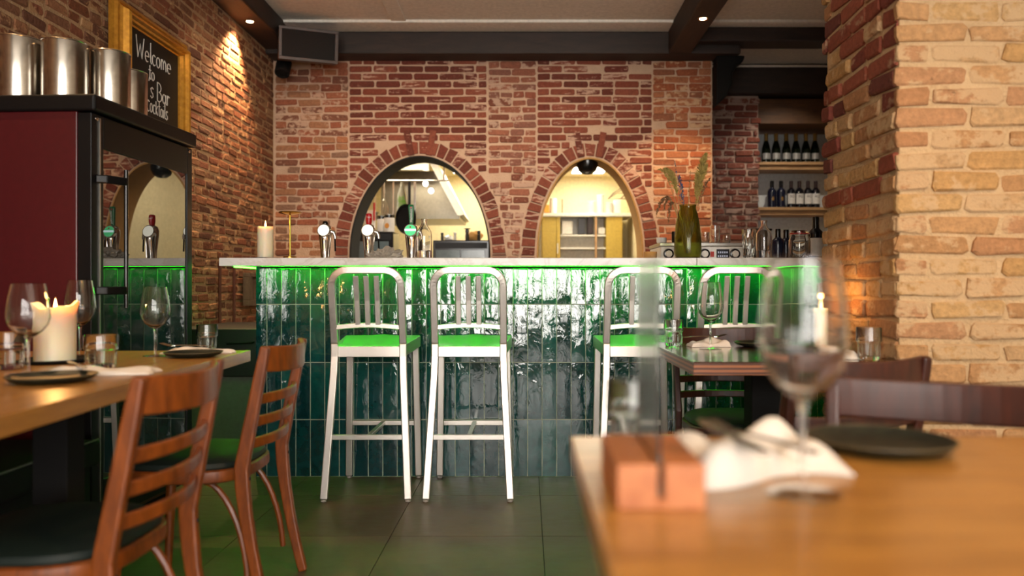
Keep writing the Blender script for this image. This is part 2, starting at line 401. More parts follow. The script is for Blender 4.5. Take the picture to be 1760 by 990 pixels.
# floor with separate tiles
fl = struct(MB().box(XL-0.3, 2.9, -3.4, 11.0, -0.12, -0.004).build('floor', M['floor_joint']))
tm = MB().box(-0.2985, 0.2985, -0.2985, 0.2985, -0.012, 0.0).mesh('floor_tile', M['floor_tile'])
for i in range(-4, 5):
    for k in range(-5, 10):
        x, y = 0.063+0.3+0.6*i, 3.056+0.3+0.6*(k-4)
        if x < XL-0.25 or x > 2.75 or y > 6.5: continue
        o = bpy.data.objects.new('floor_tile', tm); C.objects.link(o); o.location = (x, y, 0); o.parent = fl

# back wall with two arched openings
A1 = (-0.908, 0.600, 0.854); A2 = (0.541, 0.455, 0.838); ZC = 1.253; SILL = 1.02; TW = 0.30
def arch_z(A, x, g=0.0):
    q = 1-((x-A[0])/(A[1]+g))**2
    return ZC+(A[2]+g)*math.sqrt(max(q, 0))
wb = MB()
XR = 1.583
xs = []
segs = [(XL-0.3, A1[0]-A1[1], None), (A1[0]-A1[1], A1[0]+A1[1], A1), (A1[0]+A1[1], A2[0]-A2[1], None), (A2[0]-A2[1], A2[0]+A2[1], A2), (A2[0]+A2[1], XR, None)]
for x0, x1, A in segs:
    if A is None: wb.box(x0, x1, YB, YB+TW, 0, CEIL); continue
    wb.box(x0, x1, YB, YB+TW, 0, SILL)
    N = 48; pts = [(A[0]-A[1]*math.cos(PI*i/N), ZC+A[2]*math.sin(PI*i/N)) for i in range(N+1)]
    for (xa, za), (xb, zb) in zip(pts, pts[1:]):
        vs = [(xa,YB,za),(xb,YB,zb),(xb,YB,CEIL),(xa,YB,CEIL),(xa,YB+TW,za),(xb,YB+TW,zb),(xb,YB+TW,CEIL),(xa,YB+TW,CEIL)]
        wb.add(vs, [(0,1,2,3),(7,6,5,4),(0,4,5,1),(3,2,6,7)])
wall_back = struct(wb.build('wall_back', M['mortar']))
# plastered linings of the two arches
def lining(A, mat, d=0.012):
    b = MB(); N = 48
    out = [(A[0]-A[1], SILL)]+[(A[0]-A[1]*math.cos(PI*i/N), ZC+A[2]*math.sin(PI*i/N)) for i in range(N+1)]+[(A[0]+A[1], SILL)]
    inn = [(A[0]-A[1]+d, SILL)]+[(A[0]-(A[1]-d)*math.cos(PI*i/N), ZC+(A[2]-d)*math.sin(PI*i/N)) for i in range(N+1)]+[(A[0]+A[1]-d, SILL)]
    n = len(out); vs = []
    for y in (YB-0.012, YB+TW+0.01): vs += [(x, y, z) for x, z in out]+[(x, y, z) for x, z in inn]
    fs = []
    for i in range(n-1):
        fs += [(i, i+1, n+i+1, n+i), (2*n+i, 3*n+i, 3*n+i+1, 2*n+i+1), (n+i, n+i+1, 3*n+i+1, 3*n+i), (i, 2*n+i, 2*n+i+1, i+1)]
    b.add(vs, fs); return b.build('arch_lining', mat, wall_back, smooth=True)
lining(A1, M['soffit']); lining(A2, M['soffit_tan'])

RING = 0.135
def cut(rects):
    out = []
    for a, b, c, d in rects:
        vm = (c+d)/2; iv = [(a, b)]
        for A in (A1, A2):
            g = RING+0.012
            if vm < ZC: hw = A[1]+g
            else:
                q = 1-((vm-ZC)/(A[2]+g))**2
                if q <= 0: continue
                hw = (A[1]+g)*math.sqrt(q)
            nx = []
            for p, q2 in iv:
                l, r = A[0]-hw, A[0]+hw
                if q2 <= l or p >= r: nx.append((p, q2)); continue
                if p < l: nx.append((p, l))
                if q2 > r: nx.append((r, q2))
            iv = nx
        out += [[p, q2, c, d] for p, q2 in iv if q2-p > 0.045]
    return out
pb = lambda u, v: ((u, YB+0.012, v), 0)
zt = 2.93
ZB = 1.0
def near_keys(rects, u, v): return sorted(rects, key=lambda r: ((r[0]+r[1])/2-u)**2+((r[2]+r[3])/2-v)**2)
def zone(u0, u1, mat, seed, maxn, L=0.205, H=0.0515, j=0.0135, header=0.1, wob=0.0, jr=0.0025, D=0.020, drop=0.0):
    rg = random.Random(seed); rc = cut(courses(u0, u1, ZB, zt, L, H, j, rg, header, wob))
    rc = [r for r in rc if rg.random() > drop]
    rc.sort(key=lambda r: 0 if r[3] > 1.24 else 1)
    lay(wall_back, rc, pb, M[mat], L, H, D, rg, maxn, jr=jr)
zone(XL+0.02, bx(598), 'brick_old', 11, 75, 0.19, 0.0525, 0.0115, 0.4, 0.004, 0.0055, 0.020, 0.02)
zone(bx(601), bx(836), 'brick_infill', 12, 85, drop=0.02)
zone(bx(840), bx(921), 'brick_mixed', 13, 55, 0.185, 0.0525, 0.0115, 0.4, 0.004, 0.0055, 0.019, 0.04)
zone(bx(924), bx(1120), 'brick_infill', 14, 45, drop=0.03)
zone(bx(1123), XR-0.01, 'brick_orange', 15, 40, 0.19, 0.0525, 0.0115, 0.35, 0.004, 0.0055, 0.021, 0.02)
# ring of wedge bricks round each arch
def ring(A, seed):
    rg = random.Random(seed); pts = []; N = 720
    P = [(A[0]-(A[1])*math.cos(PI*i/N), ZC+(A[2])*math.sin(PI*i/N), PI*i/N) for i in range(N+1)]
    side = 3; step = 0.070
    # straight part below the springing, then the curve
    items = []
    for k in range(side): items += [('L', k), ('R', k)]
    acc = 0; last = 0; marks = [0]
    for i in range(1, N+1):
        acc += math.dist(P[i][:2], P[i-1][:2])
        if acc >= step: marks.append(i); acc = 0
    if marks[-1] != N: marks.append(N)
    def normal(t): n = Vector((-math.cos(t)/A[1], math.sin(t)/A[2])); return n.normalized()
    quads = []
    for s0, s1 in zip(marks, marks[1:]):
        c = []
        for i, gap in ((s0, 0.006), (s1, -0.006)):
            t = P[i][2]; n = normal(t); tg = Vector((n.y, -n.x))
            base = Vector(P[i][:2]) + tg*gap
            c.append((base+n*(0.016+rg.uniform(0, .004)), base+n*(RING-rg.uniform(0, 0.02))))
        quads.append([c[0][0], c[1][0], c[1][1], c[0][1]])
    for sgn in (-1, 1):
        x0 = A[0]+sgn*(A[1]+0.016); x1 = A[0]+sgn*(A[1]+RING)
        for k in range(side):
            z1 = ZC-0.008-k*0.072; quads.append([Vector((x0, z1-0.058)), Vector((x1, z1-0.058)), Vector((x1, z1)), Vector((x0, z1))])
    # two long bricks leaning away from the crown
    for sx in (-1, 1):
        t = Vector((sx*0.19, 1)).normalized(); n = Vector((t.y, -t.x)); b0 = Vector((A[0]+sx*0.075, ZC+A[2]+0.004))
        quads.append([b0-n*0.026, b0+n*0.026, b0+n*0.027+t*0.215, b0-n*0.027+t*0.215])
    for q in quads:
        b = MB(); ctr = sum(q, Vector((0, 0)))/4; lift = 0.004 if q in quads[-2:] else 0.0; d = rg.uniform(0.008, 0.014)+lift
        q2 = [ctr+(p-ctr)*0.93 for p in q]
        vs = [(p.x, YB+0.01, p.y) for p in q]+[(p.x, YB-d+0.004, p.y) for p in q]+[(p.x, YB-d, p.y) for p in q2]
        b.add(vs, [(i, (i+1) % 4, 4+(i+1) % 4, 4+i) for i in range(4)]+[(4+i, 4+(i+1) % 4, 8+(i+1) % 4, 8+i) for i in range(4)]+[(8, 9, 10, 11)])
        b.build('arch_brick', M['brick_infill'], wall_back)
ring(A1, 21); ring(A2, 22)

# left wall
wall_left = struct(MB().box(XL-0.3, XL, -3.4, YB+0.3, 0, CEIL).build('wall_left', M['mortar_left']))
rg = random.Random(31)
rc = courses(2.3, YB-0.02, 0.3, 2.96, 0.175, 0.046, 0.013, rg, 0.4, 0.003)
def vis_left(r):
    y = (r[0]+r[1])/2; z = (r[2]+r[3])/2; px = CX+XL/y*FPX; py = CY-(z-HC)/y*FPX
    if px < -10 or py < -10: return 5
    if px < 330 and py > 230+(px-330)*0.42: return 4         # behind the fridge
    if py > 640: return 4
    return 0 if py < 470 else 1
rc.sort(key=lambda r: (vis_left(r), (r[0]+r[1])/2))
lay(wall_left, rc, lambda u, v: ((XL-0.010, u, v), PI/2), M['brick_left'], 0.175, 0.048, 0.017, rg, 300, jr=0.0065)

# brick pillar between the tables
PX, PY0, PY1 = 1.17, 2.45, 3.08
pillar = struct(MB().box(PX+0.02, 2.9, PY0+0.02, PY1-0.02, 0, CEIL).build('wall_pillar', M['mortar_pillar']))
rg = random.Random(41)
rcf = []
for k in range(46):
    z = 0.0+k*0.068; u = PX+0.008; odd = k % 2
    first = True
    while u < 2.75:
        l = (0.10 if odd else 0.222)*rg.uniform(0.93, 1.05) if first else 0.222*rg.uniform(0.94, 1.04)
        rcf.append([u, u+l, z+rg.uniform(-.002, .002), z+0.054+rg.uniform(-.003, .002)]); u += l+0.013; first = False
rcs = []
for k in range(46):
    z = 0.0+k*0.068; u = PY0+0.024
    while u < PY1-0.03:
        l = 0.105*rg.uniform(0.9, 1.1) if rg.random() < 0.55 else 0.205*rg.uniform(0.9, 1.05)
        e = min(u+l, PY1); rcs.append([u, e, z+rg.uniform(-.002, .002), z+0.054+rg.uniform(-.003, .002)]); u = e+0.014
red = lambda r: r[2] > 1.84
vz = lambda r: 0 if 0.55 < r[2] < 2.2 else 1
pf = lambda u, v: ((u, PY0+0.031, v), 0)
psd = lambda u, v: ((PX+0.032, u, v), -PI/2)
fr = sorted([r for r in rcf if not red(r)], key=vz); lay(pillar, fr, pf, M['brick_pillar'], 0.222, 0.056, 0.022, rg, 110, jr=0.006)
fr = sorted([r for r in rcf if red(r)], key=vz); lay(pillar, fr, pf, M['brick_pillar_red'], 0.222, 0.056, 0.022, rg, 20, jr=0.006)
isred = {id(r): (r[2] > 1.15 and rg.random() < (0.22 + 0.4*(r[2] > 1.45))) for r in rcs}
fr = sorted([r for r in rcs if not isred[id(r)]], key=vz); lay(pillar, fr, psd, M['brick_pillar'], 0.205, 0.056, 0.026, rg, 110, jr=0.007)
fr = sorted([r for r in rcs if isred[id(r)]], key=vz); lay(pillar, fr, psd, M['brick_pillar_red'], 0.205, 0.056, 0.026, rg, 50, jr=0.007)

# recess wall behind the pier with the bottle niche
YR = 7.5; XN = 2.245
rec = MB().box(XR, XN, YR, YR+0.6, 0, 2.845); rec.box(XR-0.02, 3.4, YR+0.6, YR+0.8, 0, CEIL)
wall_recess = struct(rec.build('wall_recess', M['mortar_recess']))
rg = random.Random(51)
rc = courses(XR-0.05, XN+0.005, 1.0, 2.835, 0.185, 0.049, 0.014, rg, 0.4, 0.003)
rc = [[a+rg.uniform(-.006, .012), b+(rg.uniform(-0.02, 0.02) if b > XN-0.03 else 0), c, d] for a, b, c, d in rc]
lay(wall_recess, rc, lambda u, v: ((u, YR+0.012, v), 0), M['brick_recess'], 0.185, 0.049, 0.030, rg, 160, jr=0.004)
struct(MB().box(XN, 3.4, 8.06, 8.10, 0.9, 2.58).build('wall_niche', M['niche_white']))
struct(MB().box(3.3, 3.4, 6.0, 8.1, 0, CEIL).build('wall_side', M['plaster']))
struct(MB().box(XL-0.3, 3.4, -3.4, 8.2, CEIL, CEIL+0.1).build('ceiling', M['ceiling']))
struct(MB().box(2.8, 2.9, -3.4, PY0+0.02, 0, CEIL).build('wall_right', M['plaster']))
struct(MB().box(3.2, 3.3, PY1-0.1, 6.0, 0, CEIL).build('wall_right_rear', M['plaster']))
# street wall with windows behind the camera
WF = -3.2; wins = [(-1.42, -0.36), (-0.20, 0.86), (1.15, 2.35)]
f = MB(); ex = [XL-0.3]+[v for w in wins for v in w]+[2.9]
for a, b in zip(ex[0::2], ex[1::2]): f.box(a, b, WF-0.2, WF, 0, CEIL)
for a, b in wins: f.box(a, b, WF-0.2, WF, 0, 0.35); f.box(a, b, WF-0.2, WF, 2.75, CEIL)
struct(f.build('wall_front', M['plaster']))
for i, (a, b) in enumerate(wins):
    wn = struct(MB().box(a, b, WF-0.16, WF-0.14, 0.35, 2.75).build('window_%d' % (i+1), M['window_sky']))
    fr = MB()
    for x in (a, b-0.05, (a+b)/2-0.025): fr.box(x, x+0.05, WF-0.14, WF-0.06, 0.35, 2.75)
    for z in (0.35, 1.95, 2.70): fr.box(a, b, WF-0.14, WF-0.07, z, z+0.05)
    fr.build('window_frame', M['black_metal'], wn)

# ceiling boards, battens and beams
drop = MB().box(XL, 1.18, 6.17, YB, 3.098, CEIL); drop.box(1.36, 3.3, 6.17, 6.45, 3.098, CEIL)
struct(drop.build('trim_1', M['white_paint']))
struct(MB().box(-1.08, -0.96, -3.2, 6.17, 3.108, CEIL).build('trim_2', M['ceiling'], bevel=0.004))
def beam(n, b, m, bev=0.012): return struct(b.build('trim_%d' % n, M[m], bevel=bev, seg=2))
beam(3, MB().box(XL, -1.94, -3.2, 6.39, 2.95, CEIL), 'beam_depth')                   # along the left wall
beam(4, MB().box(1.17, 1.36, -3.2, 6.39, 2.915, CEIL), 'beam_depth')                  # middle beam
beam(5, MB().box(XL, 1.77, 6.386, YB+0.05, 2.915, 3.10), 'beam')                     # over the arches
beam(6, MB().box(1.36, 3.3, 6.28, 6.5, 2.985, CEIL), 'beam')
beam(7, MB().box(1.52, 3.3, YR-0.12, YR+0.2, 2.84, CEIL), 'beam')
struct(MB().box(1.6, 3.3, YR-0.13, YR-0.115, 3.085, 3.105).build('trim_8', M['white_paint']))
beam(9, MB().box(XN-0.01, 3.3, YR+0.02, YR+0.3, 2.576, 2.82), 'lintel', 0.006)
# curved corbel under the beam end
out = [(0.0, 0.0), (0.24, 0.0), (0.225, -0.05), (0.17, -0.085), (0.135, -0.15), (0.13, -0.24), (0.085, -0.34), (0.0, -0.42)]
cb = MB().prism([(XR+x, 2.92+z) for x, z in out], 0.13, Matrix.Translation((0, 6.45, 0))).build('trim_10', M['black_matte'], bevel=0.012); struct(cb)

# ------------------------------------------------------------------ kitchen behind the arches
KY = 10.0
struct(MB().box(-2.4, 2.0, KY, KY+0.1, 0, 3.0).build('wall_kitchen_back', M['kitchen_wall']))
struct(MB().box(-2.5, -2.4, YB+TW, KY, 0, 3.0).build('wall_kitchen_left', M['kitchen_wall']))
struct(MB().box(1.30, 1.40, YB+TW, KY, 0, 3.0).build('wall_kitchen_right', M['kitchen_wall']))
struct(MB().box(-0.42, -0.34, 8.6, KY, 0, 3.0).build('wall_kitchen_middle', M['kitchen_wall']))
struct(MB().box(-2.5, 1.4, YB+TW, KY+0.1, 2.42, 2.5).build('ceiling_kitchen', M['kitchen_wall']))
for i, (x0, x1, y0, y1) in enumerate([(0.56, 0.95, 8.9, 9.6), (-1.55, -0.95, 7.3, 7.9), (0.2, 0.8, 7.3, 7.8), (-0.9, -0.5, 8.9, 9.6)]):
    pl = thing('ceiling_light_panel', ['square white light panel in the kitchen ceiling above the plate shelf', 'kitchen ceiling light panel above the hanging utensils', 'kitchen ceiling light panel just inside the narrower arch', 'kitchen ceiling light panel beside the extractor hood'][i], 'light', ((x0+x1)/2, (y0+y1)/2, 2.40), group='kitchen ceiling light panels')
    dx, dy = (x1-x0)/2, (y1-y0)/2
    MB().box(-dx, dx, -dy, dy, 0.004, 0.014).build('diffuser', M['panel_light'], pl)
    b = MB()
    for a in ((-dx-.02, -dx, -dy-.02, dy+.02), (dx, dx+.02, -dy-.02, dy+.02), (-dx, dx, -dy-.02, -dy), (-dx, dx, dy, dy+.02)): b.box(*a, 0.0, 0.02)
    b.build('light_frame', M['white_paint'], pl)

# ================================================================== BAR
BX0, BX1, BY, BT = -1.406, 2.35, 4.03, 1.0914
bar = thing('tiled_bar', 'long bar counter clad in glossy teal upright tiles under a green glow', 'bar', (0.4, BY, 0))
bar.matrix_world.translation
def bpart(b, name, m, **k): o = b.build(name, m, bar, **k); o.matrix_parent_inverse = Matrix.Translation((-0.4, -BY, 0)); return o
bpart(MB().box(BX0+0.002, BX1, BY-0.0045, BY+0.80, 0, BT), 'bar_body', M['grout'])
def tile_mesh(h, seed):
    rg = random.Random(seed); nx, nz = 2, 6; w = 0.0713; b = MB(); vs = []; e = 0.004
    for k in range(nz+1):
        for i in range(nx+1):
            x = -w/2+w*i/nx; z = -h/2+h*k/nz; edge = i in (0, nx) or k in (0, nz)
            y = -0.0065 if edge else -0.0085+rg.uniform(-0.0012, 0.0012)
            vs.append((x+rg.uniform(-.0006, .0006), y, z))
    n = len(vs); per = [i for i in range(nx+1)]+[k*(nx+1)+nx for k in range(1, nz+1)]+[nz*(nx+1)+i for i in range(nx-1, -1, -1)]+[k*(nx+1) for k in range(nz-1, 0, -1)]
    vs += [(vs[p][0], 0.0, vs[p][2]) for p in per]; q = len(per)
    fs = [(k*(nx+1)+i, k*(nx+1)+i+1, (k+1)*(nx+1)+i+1, (k+1)*(nx+1)+i) for k in range(nz) for i in range(nx)]
    fs += [(per[i], per[(i+1) % q], n+(i+1) % q, n+i) for i in range(q)]
    b.add(vs, fs); return b.mesh('tile', M['tile'], smooth=True)
rows = [(0.002, 0.2935), (0.2985, 0.5905), (0.5955, 0.8925), (0.8975, 1.0905)]
tv = [[tile_mesh(b-a, 100*i+s) for s in range(8)] for i, (a, b) in enumerate(rows)]
rg = random.Random(61)
x = BX0; c = 0
while x < BX1-0.02:
    w = 0.0541 if c == 0 else 0.0711
    for i, (a, b) in enumerate(rows):
        o = bpy.data.objects.new('tile', rg.choice(tv[i])); C.objects.link(o); o.parent = bar
        o.location = (x+w/2-0.4, -0.001, (a+b)/2); o.scale = (w/0.0713*rg.choice((1, -1)), 1, 1)
        o.rotation_euler = (rg.uniform(-0.012, 0.012), 0, rg.uniform(-0.022, 0.022))
    x += w+0.0042; c += 1
# marble top in two slabs with the green light strip underneath
top = thing('bar_countertop', 'pale marble countertop running along the tiled bar', 'countertop', (0.4, 3.9, BT))
def tpart(b, name, m, **k): o = b.build(name, m, top, **k); o.matrix_parent_inverse = Matrix.Translation((-0.4, -3.9, -BT)); return o
SE = 0.859
tpart(MB().box(-1.551, SE-0.0008, 3.90, 5.00, BT, 1.1325), 'slab', M['marble'], bevel=0.003)
tpart(MB().box(SE+0.0008, 2.5, 3.90, 5.00, BT, 1.1325), 'slab', M['marble'], bevel=0.003)
bpart(MB().box(-1.36, 2.3, 3.953, 3.987, BT-0.0045, BT-0.0005), 'led_strip', M['led'])
bpart(MB().box(-1.36, 2.3, 3.948, 3.952, BT-0.011, BT-0.0005), 'led_profile', M['black_matte'])  # added lip that keeps the green light off the far floor
bpart(MB().box(-1.495, -1.465, 3.95, 4.55, BT-0.006, BT-0.0005), 'led_strip', M['led'])

# ------------------------------------------------------------------ bar stools
def make_stool(label):
    t = thing('bar_stool', label, 'stool', group='brushed aluminium bar stools')
    # local: +y towards the bar, origin under the middle of the seat; rear legs at y=-0.23
    def rear(z):       # y of the rear upright at height z
        if z < 0.70: return -0.235+0.075*(z/0.70)
        return -0.16-0.085*((z-0.70)/0.37)
    def hw(z): return 0.194-0.034*min(z/0.62, 1.0)
    T = 0.034
    for s in (-1, 1):
        pts = [(s*hw(z), rear(z), z) for z in (0.012, 0.15, 0.3, 0.45, 0.58, 0.66, 0.72)]
        MB().bar(pts, 0.024, T, (0, 1, 0)).build('rear_leg', M['alu'], t, bevel=0.004)
        fp = [(s*(0.180-0.012*z/0.68), 0.215-0.03*z/0.68, z) for z in (0.012, 0.35, 0.685)]
        MB().bar(fp, 0.024, T, (0, 1, 0)).build('front_leg', M['alu'], t, bevel=0.004)
        for (xx, yy) in ((s*hw(0), rear(0.0)), (s*0.180, 0.215)):
            MB().lathe([(0.012, 0), (0.014, 0.003), (0.013, 0.009), (0.006, 0.012)], 14, (xx, yy, 0)).build('foot_glide', M['rubber'], t, smooth=True)
    # bent back frame
    W = 0.160; r = 0.075; zt = 1.062
    loop = [(-W, 0.72)]+[(-W, 0.85), (-W, 0.95), (-W, zt-r)]+[(-W+r-r*math.cos(a), zt-r+r*math.sin(a)) for a in [PI/2*i/7 for i in range(1, 8)]]
    loop += [(-x, z) for x, z in loop[::-1]]
    MB().bar([(x, rear(z), z) for x, z in loop], 0.024, T, (0, 1, 0)).build('back_frame', M['alu'], t, bevel=0.004)
    rp = [(-0.148+0.296*i/8, rear(0.80), 0.797+0.010*math.sin(PI*i/8)) for i in range(9)]
    MB().bar(rp, 0.018, 0.024, (0, 1, 0)).build('back_rail', M['alu'], t, bevel=0.003)
    for xx in (-0.047, 0.0, 0.047):
        MB().bar([(xx, rear(0.81), 0.805), (xx, rear(0.92)+0.004, 0.92), (xx, rear(1.03), 1.035)], 0.012, 0.024, (0, 1, 0)).build('back_slat', M['alu'], t, bevel=0.002)
    # dished seat with skirts
    b = MB(); nx, ny = 14, 12; vs = []
    for k in range(ny+1):
        for i in range(nx+1):
            u = -1+2*i/nx; v = k/ny; hwid = 0.160+0.028*v
            z = 0.708+0.030*v - 0.014*math.exp(-((v-0.42)/0.30)**2)*(1-0.25*u*u) + 0.008*math.exp(-(u/0.22)**2)*max(0, v-0.35)
            vs.append((u*hwid, -0.155+0.345*v, z))
    n = len(vs); vs += [(x, y, z-0.004) for x, y, z in vs]
    q = lambda k, i, o=0: o+k*(nx+1)+i
    fs = [(q(k,i), q(k,i+1), q(k+1,i+1), q(k+1,i)) for k in range(ny) for i in range(nx)]
    fs += [(q(k,i,n), q(k+1,i,n), q(k+1,i+1,n), q(k,i+1,n)) for k in range(ny) for i in range(nx)]
    for i in range(nx): fs += [(q(0,i), q(0,i,n), q(0,i+1,n), q(0,i+1)), (q(ny,i), q(ny,i+1), q(ny,i+1,n), q(ny,i,n))]
    for k in range(ny): fs += [(q(k,0), q(k+1,0), q(k+1,0,n), q(k,0,n)), (q(k,nx), q(k,nx,n), q(k+1,nx,n), q(k+1,nx))]
    b.add(vs, fs).build('seat', M['alu'], t, smooth=True)
    sk = MB()
    sk.bar([(-0.155, -0.158, 0.682), (0.155, -0.158, 0.682)], 0.012, 0.052, (0, 1, 0))
    sk.bar([(-0.186, 0.19, 0.705), (0.186, 0.19, 0.705)], 0.012, 0.060, (0, 1, 0))
    for s in (-1, 1): sk.bar([(s*0.160, -0.15, 0.684), (s*0.188, 0.19, 0.708)], 0.056, 0.010, (0, 0, 1))
    sk.build('seat_skirt', M['alu'], t, bevel=0.003)
    MB().bar([(-hw(0.29), rear(0.29), 0.29), (hw(0.29), rear(0.29), 0.29)], 0.018, 0.024, (0, 1, 0)).build('stretcher', M['alu'], t, bevel=0.002)
    MB().bar([(-0.172, 0.205, 0.285), (0.172, 0.205, 0.285)], 0.018, 0.024, (0, 1, 0)).build('stretcher', M['alu'], t, bevel=0.002)
    MB().bar([(0, rear(0.29)+0.01, 0.287), (0, 0.20, 0.287)], 0.022, 0.016, (1, 0, 0)).build('stretcher', M['alu'], t, bevel=0.002)
    return t
SY = 3.785
st = make_stool('aluminium bar stool closest to the tall glass-door fridge'); st.location = (-0.737, SY, 0)
dup(st, (-0.268, SY, 0), 0, 'aluminium bar stool second from the fridge, in open floor')
dup(st, (0.534, SY, 0), 0.0, 'aluminium bar stool seen behind the clear menu holder')
dup(st, (0.968, SY, 0), 0.0, 'aluminium bar stool behind the dark table with the wine glass')

# ------------------------------------------------------------------ dining chairs
def make_chair(label, wood, cush=None):
    t = thing('dining_chair', label, 'chair', group='slat-back wooden dining chairs')
    wm = M[wood]
    def py(z): return -0.205+0.02*0 - (0.075*((z-0.44)/0.38) if z > 0.44 else 0.075*((0.44-z)/0.44)**1.6)
    def px(z): return 0.185+0.008*(z/0.8)
    for s in (-1, 1):
        zs = (0, 0.1, 0.2, 0.3, 0.38, 0.44, 0.52, 0.60, 0.68, 0.75, 0.805)
        MB().bar([(s*px(z), py(z), z) for z in zs], [0.026]*11, [0.030, .032, .035, .038, .042, .043, .040, .037, .034, .031, .026], (1, 0, 0)).build('rear_leg', wm, t, bevel=0.006)
        fl = [(s*0.165, 0.165, 0.41), (s*0.172, 0.175, 0.2), (s*0.178, 0.185, 0.0)]
        MB().tube(fl, [0.018, 0.016, 0.012], 10).build('front_leg', wm, t, smooth=True)
        MB().tube([(s*0.155*(1-u)+s*0.168*u, -0.08-0.115*math.sin(u*PI/2)-0.02*u, 0.392-0.30*(1-math.cos(u*PI/2))**0.9) for u in [i/9 for i in range(10)]], 0.0095, 8).build('hoop_brace', wm, t, smooth=True)
    def rail(z0, h, th, bow, name, dz=0.0):
        n = 12; pts = []
        for i in range(n+1):
            u = -1+2*i/n; pts.append((u*px(z0)*1.0, py(z0)+0.003-bow*(1-u*u), z0+dz*u*u))
        return MB().bar(pts, h, th, (0, 0, 1)).build(name, wm, t, bevel=0.005)
    rail(0.760, 0.078, 0.016, 0.050, 'top_rail', 0.008)
    for z in (0.645, 0.578, 0.511): rail(z, 0.031, 0.014, 0.044, 'back_slat')
    # seat ring and domed cushion
    def outline(k, n=36):
        o = []
        for i in range(n):
            a = 2*PI*i/n; cs, sn = math.cos(a), math.sin(a); e = 0.62
            x = math.copysign(abs(cs)**e, cs)*0.205*(1+0.06*sn); y = math.copysign(abs(sn)**e, sn)*0.20
            o.append((x*k, y*k))
        return o
    def stack(levels):
        b = MB(); n = 36; vs = []
        for k, z in levels: vs += [(x, y, z) for x, y in outline(k)]
        fs = [(l*n+i, l*n+(i+1) % n, (l+1)*n+(i+1) % n, (l+1)*n+i) for l in range(len(levels)-1) for i in range(n)]
        fs += [tuple(range(n))[::-1], tuple((len(levels)-1)*n+i for i in range(n))]
        return b.add(vs, fs)
    stack([(0.95, 0.392), (0.99, 0.397), (1.0, 0.41), (0.99, 0.428), (0.96, 0.432)]).build('seat_ring', wm, t, smooth=True)
    stack([(0.93, 0.425), (0.955, 0.438), (0.93, 0.450), (0.82, 0.461), (0.6, 0.468), (0.3, 0.471), (0.05, 0.472)]).build('seat_cushion', M['cushion'], t, smooth=True)
    for s in (-1, 1): MB().lathe([(0.006, 0), (0.005, 0.003), (0, 0.004)], 10, M=Matrix.Translation((s*px(0.41), py(0.41)-0.021, 0.41)) @ Matrix.Rotation(PI/2, 4, 'X')).build('bolt', M['black_metal'], t, smooth=True)
    return t
ch = make_chair('orange-brown slatted wooden chair at the oak table, seat cut by the frame', 'chair_wood'); ch.location = (-1.035, 1.71, 0); ch.rotation_euler = (0, 0, PI/2)
dup(ch, (-1.055, 2.50, 0), PI/2, 'orange-brown slatted wooden chair at the oak table, beside the tiled bar')
cd = make_chair('dark brown slatted chair tucked under the dark table beside the stools', 'chair_dark'); cd.location = (0.855, 3.19, 0); cd.rotation_euler = (0, 0, PI)
a = math.atan2(0.13, 0.35)
dup(cd, (0.765, 2.20, 0), a-0.10, 'dark brown chair with curved back against the brick pillar')
dup(cd, (0.66, 1.20, 0), PI-0.45, 'dark brown chair drawn up behind the honey-coloured table, back cut by the frame')

# ------------------------------------------------------------------ tables
def pedestal(t, x, y, zt, sx=0.30, sy=0.27, post=0.045):
    b = MB().box(x-sx, x+sx, y-0.03, y+0.03, 0, 0.025); b.box(x-0.03, x+0.03, y-sy, y+sy, 0, 0.025); b.build('foot', M['black_metal'], t, bevel=0.006)
    MB().box(x-post, x+post, y-post, y+post, 0.02, zt-0.02).build('post', M['black_matte'], t, bevel=0.004)
    MB().box(x-0.16, x+0.16, y-0.16, y+0.16, zt-0.025, zt).build('top_bracket', M['black_metal'], t)
def planked_top(t, x0, x1, y0, y1, z, th, m, n, along='y'):
    for i in range(n):
        if along == 'y':
            a = x0+(x1-x0)*i/n; b = x0+(x1-x0)*(i+1)/n; o = MB().box(a, b, y0, y1, z-th, z)
        else:
            a = y0+(y1-y0)*i/n; b = y0+(y1-y0)*(i+1)/n; o = MB().box(x0, x1, a, b, z-th, z)
        o.build('plank', m, t, bevel=0.0012)
TZ = 0.75
tl = thing('oak_table', 'long oak table with candle set beside the dark red fridge', 'table', (-1.02, 2.86, 0), math.radians(3.0))
planked_top(tl, -0.86, 0.0, -2.2, 0.0, TZ, 0.040, M['table_oak'], 6)
pedestal(tl, -0.27, -0.78, TZ-0.040, 0.15, 0.15); pedestal(tl, -0.27, -1.9, TZ-0.040, 0.15, 0.15)
tf = thing('honey_table', 'honey-coloured wooden table with menu block and wine glass, nearest the camera', 'table', (0.068, 0.34, 0))
planked_top(tf, 0, 1.20, 0, 0.86, TZ, 0.034, M['table_oak_x'], 7, 'x')
pedestal(tf, 0.62, 0.44, TZ-0.034)
tmid = thing('dark_table', 'glossy dark table with layered plywood edge by the brick pillar', 'table', (0.52, 2.41, 0))
MB().box(0.002, 0.628, 0.002, 0.868, TZ-0.0045, TZ).build('table_top', M['table_dark'], tmid, bevel=0.002)
MB().box(0, 0.63, 0, 0.87, TZ-0.042, TZ-0.0045).build('ply_edge', M['ply'], tmid, bevel=0.001)
pedestal(tmid, 0.335, 0.40, TZ-0.042, 0.24, 0.27, 0.052)
